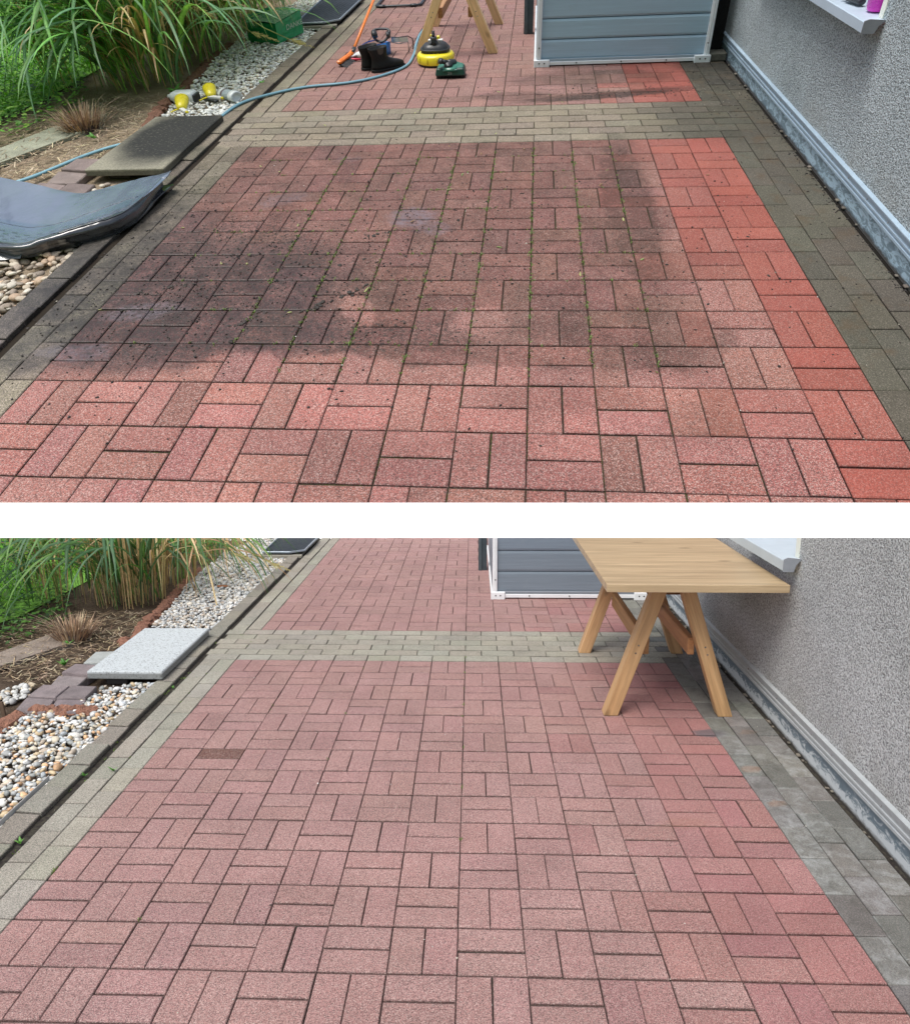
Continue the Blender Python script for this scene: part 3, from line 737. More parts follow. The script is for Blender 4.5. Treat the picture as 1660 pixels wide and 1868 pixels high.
# ------------------------------------------------------------------ left side: beds, slabs, edging
def left_side(fr):
    cl = 'up' if fr is UP else 'lo'; tx = 'upper dirty' if fr is UP else 'lower clean'; sm = soil_mat(fr)
    ymax = 6.5 if fr is UP else 4.1; ymin = -3.2 if fr is UP else -4.9
    mb = MB(); nx, ny = 60, 60
    def S(u, v):
        x = -12 + u * (12 - 2.94); y = ymin + v * (ymax - ymin); z = -.03 + .012 * mnoise.noise((x * 2, y * 2, 0)) + .02 * max(0, min(1, (-3.5 - x) * 2)) * max(0, min(1, (y + .3) * 2))
        return (x, y, z)
    mb.grid(S, nx, ny, lambda u, v: ((.40, .32, .23) if fr is UP else (.15, .11, .08)) if -12 + u * 9.06 > -4.35 else (.05, .045, .025))
    tag(emit(fr, 'ground', mb, sm, clip=cl, smooth=True), kind='structure')
    mb = MB(); mb.poly([(.32, ymin), (5, ymin), (5, ymax), (.32, ymax)], -.03, (.2, .15, .1))
    tag(emit(fr, 'ground', mb, sm, clip=cl), kind='structure')
    mb = MB(); mb.poly([(-12, -.3), (-4.85, -.3), (-4.45, .9), (-4.5, ymax), (-12, ymax)], -.002, (.17, .40, .05))
    tag(emit(fr, 'lawn', mb, plain('lawn_turf', .9, .35, 6, .02, 60, k=fr.k), clip=cl), kind='structure')
    # concrete strip path
    mb = MB(); mb.grid(lambda u, v: (-4.13 + .62 * u * .62 + .16 * (1 - v) - .02 * math.sin(9 * u), -.75 + 1.45 * u + (.09 - .18 * v), .006 + .004 * mnoise.noise((u * 9, v * 5, 2))), 24, 4, (.30, .30, .22) if fr is UP else (.27, .22, .175))
    M = MB(); M.poly([(-4.35, -.62, .012), (-4.22, -.72, .012), (-3.70, .40, .010), (-3.78, .62, .010), (-3.95, .55, .010)], .01, (.30, .31, .23) if fr is UP else (.27, .22, .18), .03)
    tag(emit(fr, 'path', M, plain('strip_concrete', .92, .3, 9, .01, 60, k=fr.k, grain=.5, gcol=(.12, .10, .07)), clip=cl), kind='structure')
    # gravel beds
    near = [(-3.5, -3.3), (-2.935, -3.3), (-2.935, -.38), (-3.2, -.45), (-3.25, -.72), (-3.42, -.85), (-3.5, -1.1), (-3.9, -1.3), (-4.0, -3.3)]
    far = [(-3.33, .43), (-2.935, .43), (-2.935, ymax - .05), (-3.35, ymax - .05), (-3.62, 3.2), (-3.55, 1.9), (-3.42, 1.1), (-3.38, .7)]
    pm = pebble_mat(fr, 'pebble_')
    if fr is LO:
        pal = [(.60, .60, .56), (.52, .53, .52), (.66, .59, .46), (.58, .46, .29), (.40, .41, .40), (.50, .54, .56), (.74, .73, .70), (.52, .44, .35), (.38, .40, .38), (.66, .42, .24), (.76, .74, .68), (.72, .72, .7)]
        P = scatter(near, 7600); z = rng.uniform(-.02, .008, len(P))
        pebbles(fr, 'gravel', np.c_[P, z], .0122, pal, pm, 2, .75, 'lo', 'coarse multicoloured rounded gravel beside the kerb, lower clean yard')
    else:
        pal = [(.44, .37, .28), (.34, .28, .22), (.54, .48, .38), (.26, .21, .16), (.60, .55, .46), (.44, .32, .22)]
        P = scatter(near, 3000); z = rng.uniform(-.02, .006, len(P))
        pebbles(fr, 'gravel', np.c_[P, z], .0165, pal, pm, 2, .7, 'up', 'coarse brownish wet gravel below the black sheet, upper dirty yard')
    pal = [(.66, .66, .63), (.56, .57, .56), (.72, .71, .68), (.46, .48, .48), (.64, .59, .5), (.5, .42, .34)] if fr is LO else [(.90, .91, .87), (.82, .83, .79), (.90, .90, .86), (.62, .64, .62), (.80, .75, .64)]
    P = scatter(far, 7600 if fr is LO else 9000); z = rng.uniform(-.02, .004, len(P)) + .02 * np.clip((-3.1 - P[:, 0]) * 3, 0, 1)
    pebbles(fr, 'gravel', np.c_[P, z], .0125, pal, pm, 1, .75, cl, 'white gravel bed running along the kerb, %s yard' % tx)
    # a few stones strayed off the bed at the left
    poly = [(-4.1, -1.2), (-3.55, -.62), (-3.62, -.42), (-4.2, -.9)]
    if fr is LO:
        P = scatter(poly, 420); pebbles(fr, 'gravel', np.c_[P, rng.uniform(-.015, .008, len(P))], .016, [(.6, .6, .56), (.5, .5, .48), (.6, .5, .36)], pm, 2, .7, cl, 'patch of pale gravel left of the stacked slabs, lower yard')
    # rough red edging stones
    em = plain('red_edging', .95, .3, 40, .02, 90, k=fr.k, grain=.5, gcol=(.10, .05, .035))
    ec = (.33, .16, .105) if fr is LO else (.24, .12, .08)
    segs = [((-3.37, .36), (-3.47, .74)), ((-3.46, .76), (-3.49, 1.2)), ((-3.5, 1.22), (-3.56, 1.75)), ((-3.58, 1.78), (-3.62, 2.4))]
    if fr is LO: segs += [((-3.44, -.80), (-3.08, -.80)), ((-3.46, -.84), (-3.47, -1.25)), ((-3.38, .24), (-3.46, .36))]
    lab = ['first piece from the concrete slab', 'second piece along the white gravel', 'third piece along the white gravel', 'farthest piece along the white gravel', 'short piece beside the mauve slabs', 'piece by the wooden stake', 'end piece tucked behind the concrete slab']
    for i, (a, b) in enumerate(segs):
        mb = MB(); a = np.array(a + (0,)); b = np.array(b + (0,)); n = 26; d = b - a; L = np.linalg.norm(d); s = np.array([-d[1], d[0], 0]) / L
        rings = []
        for k in range(n + 1):
            c = a + d * k / n; e = .6 if k in (0, n) else 1; ring = []
            for q in range(10):
                an = 2 * math.pi * q / 10; rr = e * (1 + .8 * mnoise.noise((c[0] * 40 + q, c[1] * 40, q * 1.7 + i)))
                ring.append(c + s * .040 * rr * math.cos(an) + np.array([0, 0, .0 + .024 * rr * math.sin(an)]))
            rings.append(ring)
        mb.loft(rings, ec)
        tag(emit(fr, 'edging_stone', mb, em, clip=cl), 'rough red-brown edging stone, %s, %s yard' % (lab[i], tx), 'edging stone', 'rough red edging stones, %s yard' % fr.name, kind='thing')
    # concrete slab
    mb = MB(); c = (.4, .4, .4)
    a = thing(fr, 'concrete_slab', 'black-stained concrete slab with pale rim beside the black plastic sheet' if fr is UP else 'clean pale grey concrete slab bridging the gravel beside the kerb', 'concrete slab', (-3.11, 0, .0))
    mb.cbox((-3.11, 0.0, .046 if fr is LO else .040), (.215, .405, .024), c, .005)
    emit(fr, 'slab', mb, slab_mat(fr), a)
    for (x, y) in ((-3.18, -.3), (-3.1, .3)):
        mb = MB(); mb.cbox((x, y, -.002), (.06, .06, .025), (.05, .045, .04), .004); emit(fr, 'support_block', mb, plain('dark_stone', .95, k=fr.k), a)
    # mauve slabs
    SL = [([(-3.533, -.647), (-3.369, -.671), (-3.373, -.514), (-3.541, -.477)], .022, 'second from the front on the left side'), ([(-3.50, -.84), (-3.335, -.844), (-3.372, -.68), (-3.535, -.655)], .012, 'front left one of the pile'),
          ([(-3.325, -.84), (-3.175, -.84), (-3.198, -.68), (-3.36, -.675)], .014, 'front right one, beside the coarse gravel'), ([(-3.365, -.67), (-3.203, -.68), (-3.222, -.51), (-3.368, -.50)], .024, 'the one touching the corner of the concrete slab'),
          ([(-3.50, -.49), (-3.345, -.48), (-3.35, -.33), (-3.53, -.33)], .016, 'middle one behind the front pairs'), ([(-3.51, -.33), (-3.345, -.36), (-3.336, -.21), (-3.50, -.19)], .034, 'topmost one at the back of the pile')]
    mm = plain('mauve_slab', .9, .25, 14, .008, 120, k=fr.k, grain=.35, gcol=(.06, .05, .05))
    cc = [(.27, .225, .225), (.25, .21, .21), (.23, .19, .195), (.22, .185, .185), (.28, .24, .235), (.26, .215, .215)]
    for i, (p, z, wh) in enumerate(SL):
        col = cc[i] if fr is LO else tuple(t * f for t, f in zip(cc[i], (.9, .85, .78)))
        mb = MB(); c0 = np.mean(p, axis=0); q = [((x - c0[0]) * .96 + c0[0], (y - c0[1]) * .96 + c0[1]) for x, y in p]
        n = 4; top = [(x, y, z + random.gauss(0, .003)) for x, y in q]; out = [(x, y, t[2] - .006) for (x, y), t in zip(p, top)]; bot = [(x, y, -.03) for x, y in p]
        mb.add(top + out + bot, [(0, 1, 2, 3)] + [(k + j, k + 4 + j, k + 4 + (j + 1) % 4, k + (j + 1) % 4) for k in (0, 4) for j in range(4)], col)
        tag(emit(fr, 'paving_slab', mb, mm, clip=cl), 'loose mauve paving slab, %s, %s yard' % (wh, tx), 'paving slab', 'loose mauve slabs beside the concrete slab, %s yard' % fr.name, kind='thing')
    if fr is LO:
        mb = MB(); mb.cbox((-3.38, -.08, .02), (.085, .10, .02), (.42, .44, .42), .006, Matrix.Rotation(.1, 3, 'Z'))
        tag(emit(fr, 'paving_slab', mb, mm, clip=cl), 'pale grey slab half hidden behind the concrete slab, lower clean yard', 'paving slab', kind='thing')
        mb = MB(); mb.bar((-3.53, -.87, -.02), (-3.545, -.86, .075), .02, .012, (.11, .07, .045), .002, up=(0, 1, 0))
        tag(emit(fr, 'wooden_stake', mb, plain('old_wood', .9, k=fr.k), clip=cl), 'short dark wooden stake stuck by the red edging at the left', 'stake', kind='thing')
        mb = MB(); mb.cbox((-2.945, -1.85, .018), (.0015, .32, .012), (.6, .6, .58), .001)
        tag(emit(fr, 'edging_strip', mb, plain('pale_metal', .5, k=fr.k), clip=cl), 'thin pale metal edging strip between coarse gravel and kerb', 'edging strip', kind='thing')
        mb = MB()
        mb.lathe([(.03, 0), (.05, .004), (.045, .01), (.01, .012)], (-3.22, 1.72, .012), (0, 0, 1), (.30, .13, .06), 12, (1, .6))
        tag(emit(fr, 'dry_leaf', mb, plain('straw', .8, k=fr.k), clip=cl), 'rust-brown dry leaf lying on the white gravel', 'leaf', kind='thing')
    # mesh tray
    a = thing(fr, 'mesh_tray', 'dark diamond-mesh metal tray in a pale frame on a board, %s yard' % tx, 'metal grate', (-3.0, 3.4, 0))
    z = .045; P4 = [(-3.19, 2.90), (-2.92, 2.90), (-2.80, 3.0), (-2.80, 4.02), (-3.23, 3.98)]
    mb = MB(); mb.poly(P4, z, (.045, .055, .065), .006); emit(fr, 'backing_sheet', mb, plain('tray_dark', .5, k=fr.k, metal=.3), a, clip=cl)
    mb = MB()
    for i in range(len(P4)):
        p, q = P4[i], P4[(i + 1) % len(P4)]; mb.bar((p[0], p[1], z + .008), (q[0], q[1], z + .008), .012, .018, (.36, .42, .48), .002)
    emit(fr, 'frame', mb, plain('tray_frame', .4, k=fr.k, metal=.5), a, clip=cl)
    mb = MB(); st = .036
    for s in (-1, 1):
        k = -1.5
        while k < 1.5:
            p = []
            for t in np.linspace(0, 1, 60):
                x = -3.2 + .4 * t; y = 3.45 + k + s * (x + 3.0) * 1.6
                if 2.92 + max(0, (x + 2.92)) * .8 < y < 3.98: p.append((x, y, z + .004))
            if len(p) > 2: mb.tube([p[0], p[-1]] if len(p) > 1 else p, .0022, (.11, .13, .15), 4, False)
            k += st * 1.6
    emit(fr, 'mesh', mb, plain('tray_mesh', .45, k=fr.k, metal=.5), a, clip=cl)
    mb = MB(); mb.cbox((-3.02, 2.905, .012), (.21, .03, .014), (.30, .28, .23), .003); emit(fr, 'board', mb, plain('old_wood', .9, k=fr.k), a, clip=cl)
    # fence
    a = thing(fr, 'wire_fence', 'green-black diamond wire fence between the %s yard and its lawn' % fr.name, 'fence', (-4.9, 1, 0))
    mb = MB(); y0, y1, H = (-.6, 5.6, 1.1) if fr is UP else (-.6, 4.1, 1.1); st = .075
    fx = lambda y: -4.72 - .06 * (y - .5)
    for s in (-1, 1):
        y = y0 - H * .8
        while y < y1 + H * .8:
            p = []
            for t in np.linspace(0, 1, 12):
                yy = y + (s * t * H * .8); 
                if y0 < yy < y1: p.append((fx(yy), yy, .02 + H * t))
            if len(p) > 1: mb.tube([p[0], p[-1]], .0019, (.03, .045, .035), 3, False)
            y += st
    for zz in (.3, 1.1): mb.tube([(fx(y0), y0, zz), (fx(y1), y1, zz)], .003, (.03, .045, .035), 4)
    emit(fr, 'wire_mesh', mb, plain('fence_wire', .6, k=fr.k), a, clip=None if fr is UP else 'lo')
    for y in (.4, 2.4, 4.4):
        mb = MB(); mb.tube([(fx(y), y, -.05), (fx(y), y, 1.15)], .02, (.05, .07, .05), 10); emit(fr, 'post', mb, plain('fence_post', .6, k=fr.k), a, clip=None if fr is UP else 'lo')

# ------------------------------------------------------------------ house wall
def house(fr):
    cl = None if fr is UP else 'lo'; tx = 'upper dirty' if fr is UP else 'lower clean'
    y0, y1 = (-3.1, 6.4) if fr is UP else (-4.6, 4.1); H = 2.1 if fr is UP else 1.9; X = .318; WY = -.60 if fr is UP else -.96; WE = WY + 1.5
    a = thing(fr, 'house_wall', 'grey roughcast house wall with metal plinth strip and window, %s yard' % tx, 'wall', (X, 0, 0))
    rc = roughcast(fr); mb = MB()
    def bx(ya, yb, za, zb, x0=X, x1=X + .3): mb.add([(x0, ya, za), (x1, ya, za), (x1, yb, za), (x0, yb, za), (x0, ya, zb), (x1, ya, zb), (x1, yb, zb), (x0, yb, zb)], [(0, 3, 2, 1), (4, 5, 6, 7), (0, 1, 5, 4), (1, 2, 6, 5), (2, 3, 7, 6), (3, 0, 4, 7)], (.4, .4, .4))
    bx(y0, y1, .175, .84); bx(y0, WY, .84, H); bx(WE, y1, .84, H); bx(WY, WE, 1.75, H)
    emit(fr, 'rendered_face', mb, rc, a, clip=cl, fill=True)
    mb = MB(); bx2 = mb.add; x0, x1 = X + .004, X + .29
    bx2([(x0, y0, -.05), (x1, y0, -.05), (x1, y1, -.05), (x0, y1, -.05), (x0, y0, .174), (x1, y0, .174), (x1, y1, .174), (x0, y1, .174)], [(0, 3, 2, 1), (4, 5, 6, 7), (0, 1, 5, 4), (1, 2, 6, 5), (2, 3, 7, 6), (3, 0, 4, 7)], (.3, .3, .3))
    emit(fr, 'plinth_sheet', mb, zinc(fr), a, clip=cl)
    # aluminium plinth rail: stepped profile
    prof = [(.0, .098), (-.004, .100), (-.010, .104), (-.010, .116), (-.006, .119), (-.006, .128), (-.011, .131), (-.011, .139), (-.007, .142), (-.007, .158), (-.012, .161), (-.012, .170), (-.016, .174), (-.016, .180), (.0, .186)]
    mb = MB(); vs = []
    for y in (y0, y1): vs += [(X + px, y, pz) for px, pz in prof]
    n = len(prof); mb.add(vs, [(i, i + 1, n + i + 1, n + i) for i in range(n - 1)], (.40, .52, .63) if fr is UP else (.46, .49, .50))
    emit(fr, 'plinth_rail', mb, plain('alu', .42, .1, 30, k=fr.k, metal=.15), a, clip=cl)
    y = y0 + .1; scr = []
    while y < 3.7:
        mb = MB(); mb.lathe([(.0048, 0), (.0046, .002), (.002, .0036)], (X - .007, y, .150), (-1, 0, 0), (.5, .5, .5), 10)
        emit(fr, 'screw', mb, plain('steel', .3, k=fr.k, metal=.8), a, clip=cl); y += .2
    # lump of mortar and sand along the foot of the wall
    mb = MB()
    for k in range(120 if fr is LO else 60):
        y = random.uniform(y0, y1); s = random.uniform(.003, .008); mb.cbox((X - random.uniform(.004, .02), y, s * .3), (s, s * 1.4, s * .6), jit((.16, .14, .11), .4), s * .3)
    tag(emit(fr, 'mortar_crumbs', mb, plain('crumb', .7, k=fr.k), a, clip=cl), kind='stuff')
    # window
    wn = emit(fr, 'window_reveal', (lambda m_: (m_.cbox((X + .13, WY + .012, 1.3), (.122, .014, .455), (.72, .72, .66), .004), m_)[1])(MB()), plain('plaster', .9, .08, 12, .002, 200, k=fr.k), a, clip=cl)
    mb = MB(); zs_ = np.linspace(.866, 1.75, 40); L_ = [(X - .004, WY - .036 + .007 * mnoise.noise((z * 30, 0, 0)), z) for z in zs_]; Rr = [(X - .004, WY, z) for z in zs_]
    vs = L_ + Rr + [(X + .01, p[1], p[2]) for p in L_]; mb.add(vs, [(40 + i, 41 + i, i + 1, i) for i in range(39)] + [(i, i + 1, 81 + i, 80 + i) for i in range(39)], (.82, .84, .76))
    emit(fr, 'plaster_edge', mb, plain('plaster', .9, .08, 12, .002, 200, k=fr.k), a, clip=cl)
    mb = MB(); fx = X + .20
    for (ya, yb, za, zb) in ((WY + .03, WY + .09, .87, 1.75), (WE - .06, WE, .87, 1.75), (WY + .09, WE - .06, .87, .94), (WY + .09, WE - .06, 1.68, 1.75)):
        mb.cbox((fx, (ya + yb) / 2, (za + zb) / 2), (.03, (yb - ya) / 2 - .0005, (zb - za) / 2 - .0005), (.8, .8, .8), .004)
    wf = emit(fr, 'window', mb, plain('white_pvc', .35, .04, k=fr.k), a, clip=cl)
    if wf:
        mb = MB(); mb.cbox((fx + .01, (WY + WE) / 2, 1.31), (.006, (WE - WY) / 2 - .08, .38), (.05, .06, .07), .001)
        emit(fr, 'pane', mb, plain('glass', .05, .02, k=fr.k, spec=.8), wf, clip=cl)
    mb = MB(); sy0 = WY - .06; sy1 = WE + .05
    # folded sill: sloping top and front lip
    pr = [(fx - .03, .874), (X - .072, .862), (X - .0755, .858), (X - .0755, .812), (X - .072, .812), (X - .072, .853), (fx - .03, .866)]
    if fr is UP: pr = [(p[0], p[1]) for p in pr]
    n = len(pr); mb.add([(x, sy0, z) for x, z in pr] + [(x, sy1, z) for x, z in pr], [(i, (i + 1) % n, n + (i + 1) % n, n + i) for i in range(n)] + [tuple(range(n))], (.46, .56, .66) if fr is UP else (.50, .57, .62))
    sl = emit(fr, 'window_sill', mb, plain('sill_alu', .5, .05, 8, k=fr.k), a, clip=cl)
    if sl:
        mb = MB(); mb.poly([(0, 0), (0, 0), (0, 0)], 0, (.3, .3, .3)); mb = MB()
        q = [(X - .078, .808), (X - .03, .808), (X - .02, .84), (X + .002, .868), (X - .06, .874), (X - .078, .866)]
        mb.add([(x, sy0 - .003, z) for x, z in q] + [(x, sy0 + .0, z) for x, z in q], [tuple(range(6)), tuple(range(6, 12))[::-1]] + [(i, i + 6, (i + 1) % 6 + 6, (i + 1) % 6) for i in range(6)], (.26, .28, .31))
        emit(fr, 'end_cap', mb, plain('cap_plastic', .5, k=fr.k), sl, clip=cl)

# ------------------------------------------------------------------ shed
def shed(fr):
    cl = None if fr is UP else 'lo'; tx = 'upper dirty' if fr is UP else 'lower clean'
    X0, X1, Y, D, H = -1.0, .19, 1.44, 1.9, 1.5
    a = thing(fr, 'garden_shed', 'grey plank-patterned garden shed with white trim against the wall, %s yard' % tx, 'shed', ((X0 + X1) / 2, Y, 0))
    pc = (.33, .48, .60) if fr is UP else (.185, .23, .275)  # upper panels paler and bluer: sky reflection put into their colour
    mb = MB(); z = .085; bh = .165; zs = .05
    k = 0
    while zs < H:
        ze = min(zs + bh, H)
        for s_ in (0,):
            pr = [(.012, zs + .001), (.004, zs + .006), (.0, zs + .02), (.0, ze - .02), (.004, ze - .004), (.012, ze - .001)]
            vs = [(X0 + .03, Y + p, q) for p, q in pr] + [(X1 - .03, Y + p, q) for p, q in pr]; n = len(pr)
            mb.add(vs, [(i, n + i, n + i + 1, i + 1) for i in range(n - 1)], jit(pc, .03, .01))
            vs = [(X0 + p, Y + .03, q) for p, q in pr] + [(X0 + p, Y + D, q) for p, q in pr]
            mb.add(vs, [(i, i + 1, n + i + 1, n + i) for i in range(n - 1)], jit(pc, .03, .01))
        zs = ze
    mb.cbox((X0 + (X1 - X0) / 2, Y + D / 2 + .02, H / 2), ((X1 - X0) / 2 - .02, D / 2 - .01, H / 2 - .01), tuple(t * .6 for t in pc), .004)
    n = NT('shed_panel_' + fr.name); v = n.lc(); st = n.n('VectorMath', {'operation': 'MULTIPLY'}, i0=v, i1=(2.5, 2.5, 90)).outputs[0]
    g = n.noise(st, 1, 4, .6, .4)
    b = n.n('HueSaturation', None, Color=n.colr().outputs['Color'], Value=n.rng(g.outputs[0], .3, .7, .93, 1.07)).outputs[0]
    b = n.mix(n.rng(n.noise(v, 7, 5, .7).outputs[0], .6, .8, 0, .2), b, (.3, .34, .36))
    n.set(Base_Color=b, Roughness=.42, Normal=n.bump(g.outputs[0], .0015 * fr.k))
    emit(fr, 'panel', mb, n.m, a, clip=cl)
    mb = MB(); mb.cbox((.2495, Y + .16, .75), (.0585, .01, .75), (.012, .012, .013), .002); emit(fr, 'gap_shade_panel', mb, plain('gap_shade_black', .9, k=fr.k), a, clip=cl)  # black panel added to darken the shed-wall gap, in place of its shade
    wm = plain('white_trim', .4, .05, 10, k=fr.k); wc = (.80, .82, .83) if fr is LO else (.78, .84, .88); gc = (.45, .48, .5)
    for x in (X0 + .018, X1 - .018):
        mb = MB(); mb.cbox((x, Y - .004, H / 2), (.018, .014, H / 2), wc, .002); mb.cbox((x - .005, Y - .0205, H / 2), (.0035, .003, H / 2), wc, .001); mb.cbox((x + .008, Y - .0205, H / 2), (.0035, .003, H / 2), wc, .001)
        mb.cbox((x + (.004 if x < -.5 else -.004), Y - .0195, .155), (.0045, .004, .006), (.03, .03, .03), .001)
        emit(fr, 'corner_post', mb, wm, a, clip=cl)
    mb = MB(); mb.cbox(((X0 + X1) / 2, Y - .002, .024), ((X1 - X0) / 2 - .038, .016, .014), wc, .002)
    mb.cbox(((X0 + X1) / 2, Y - .0, .050), ((X1 - X0) / 2 - .04, .010, .010), (.30, .38, .45) if fr is UP else (.22, .25, .28), .002)
    for t in (.24, .5, .76): mb.cbox((X0 + (X1 - X0) * t, Y - .019, .026), (.0045, .003, .0045), (.03, .03, .03), .001)
    emit(fr, 'base_rail', mb, wm, a, clip=cl)
    mb = MB(); mb.cbox((X0, Y + D / 2, .024), (.012, D / 2, .014), wc, .002); emit(fr, 'side_rail', mb, wm, a, clip=cl)
    for x in (X0 + .042, X1 - .042):
        mb = MB(); mb.cbox((x, Y - .012, .026), (.055, .018, .032), wc, .004)
        for dx in (-.018, .018): mb.cbox((x + dx, Y - .0305, .03), (.005, .0025, .005), (.03, .03, .03), .001)
        emit(fr, 'corner_bracket', mb, wm, a, clip=cl)
    mb = MB(); mb.cbox((-1.065, 2.42, .6), (.038, .03, .62), (.055, .075, .085), .004)
    mb.cbox((-1.085, 2.387, .6), (.012, .006, .61), (.075, .10, .11), .002)
    tag(emit(fr, 'door_leaf', mb, plain('dark_metal', .5, .2, k=fr.k, metal=.2), clip=cl, fill=True), 'narrow dark grey upright post behind the left corner of the shed, %s yard' % tx, 'post', kind='thing')
    mb = MB(); mb.cbox((.255, 1.47, .035), (.058, .05, .036), (.11, .11, .09), .01)
    tag(emit(fr, 'concrete_block', mb, plain('dark_stone2', .95, .3, 30, .006, 90, k=fr.k), clip=cl), 'dark concrete block wedged between shed corner and wall, %s yard' % tx, 'block', kind='thing')

# ------------------------------------------------------------------ table on two trestles
def table(fr, ox, oy, label, top=True):
    cl = None if fr is UP else 'lo'
    a = thing(fr, 'trestle_table' if top else 'trestle', label, 'table' if top else 'trestle', (ox, oy, 0))
    w1 = _mc.setdefault(('leg', fr.name), wood(fr, 'leg_wood_' + fr.name, (.42, .24, .11) if fr is LO else (.60, .38, .18), (.60, .38, .19) if fr is LO else (.80, .55, .30), 2)); w2 = _mc.setdefault(('rail', fr.name), wood(fr, 'rail_wood_' + fr.name, (.36, .19, .085), (.50, .29, .13), 1)); w3 = _mc.setdefault(('top', fr.name), wood(fr, 'oak_board_' + fr.name, (.40, .29, .17), (.54, .41, .25), 0, .38))
    T = .715; W = (1, 1, 1)
    for y in (oy - .475, oy + .475):
        for s in (-1, 1):
            mb = MB(); f = np.array([ox + s * .285, y, 0]); t = np.array([ox + s * .045, y - s * .018, T]); d = t - f; u = d / np.linalg.norm(d)
            x = np.array([1.0, 0, 0]); hw = .036; hy = .036
            vs = []
            for c, z in ((f, 0.0), (t, T)):
                for sx, sy in ((-1, -1), (1, -1), (1, 1), (-1, 1)): vs.append((c[0] + sx * hw, c[1] + sy * hy, z))
            mb.add(vs, [(0, 3, 2, 1), (4, 5, 6, 7), (0, 1, 5, 4), (1, 2, 6, 5), (2, 3, 7, 6), (3, 0, 4, 7)], jit((1, 1, 1), .06, .02))
            bmx = emit(fr, 'leg', mb, w1, a, clip=cl, lc=[(sx * hw + s * .7 + y, sy * hy + s * .3, z) for z in (0, .78) for sx, sy in ((-1, -1), (1, -1), (1, 1), (-1, 1))])
            if bmx:
                md = bmx.modifiers.new('bevel', 'BEVEL'); md.width = .003 * fr.k; md.segments = 1
        mb = MB(); mb.cbox((ox, y + .057, T - .05), (.115, .02, .048), (.42, .36, .32), .003); emit(fr, 'cross_beam', mb, w2, a, clip=cl)
    for y in (oy - .475, oy + .475):
        for s in (-1, 1):
            for dz in (-.02, .02):
                zz = .352 + dz; xx = ox + s * (.285 - .24 * zz / T); mb = MB(); mb.lathe([(.0048, 0), (.0044, .0012), (.002, .0018)], (xx, y - s * .018 * zz / T - .036, zz), (0, -1, 0), (.25, .24, .22), 8)
                if y < oy: emit(fr, 'screw', mb, plain('steel', .3, k=fr.k, metal=.8), a, clip=cl)
    for s in (-1, 1):
        mb = MB(); zz = .35; x = ox + s * (.285 - .24 * zz / T) - s * .055
        mb.bar((x, oy - .445, zz), (x, oy + .445, zz), .034, .088, jit((.95, .9, .85), .05), .004); emit(fr, 'side_rail', mb, w2, a, clip=cl)
    if not top: return
    mb = MB(); mb.cbox((ox + .035, oy, .735), (.408, .77, .0185), (1, 1, 1), .002)
    emit(fr, 'tabletop', mb, w3, a, clip=cl, fill=True)

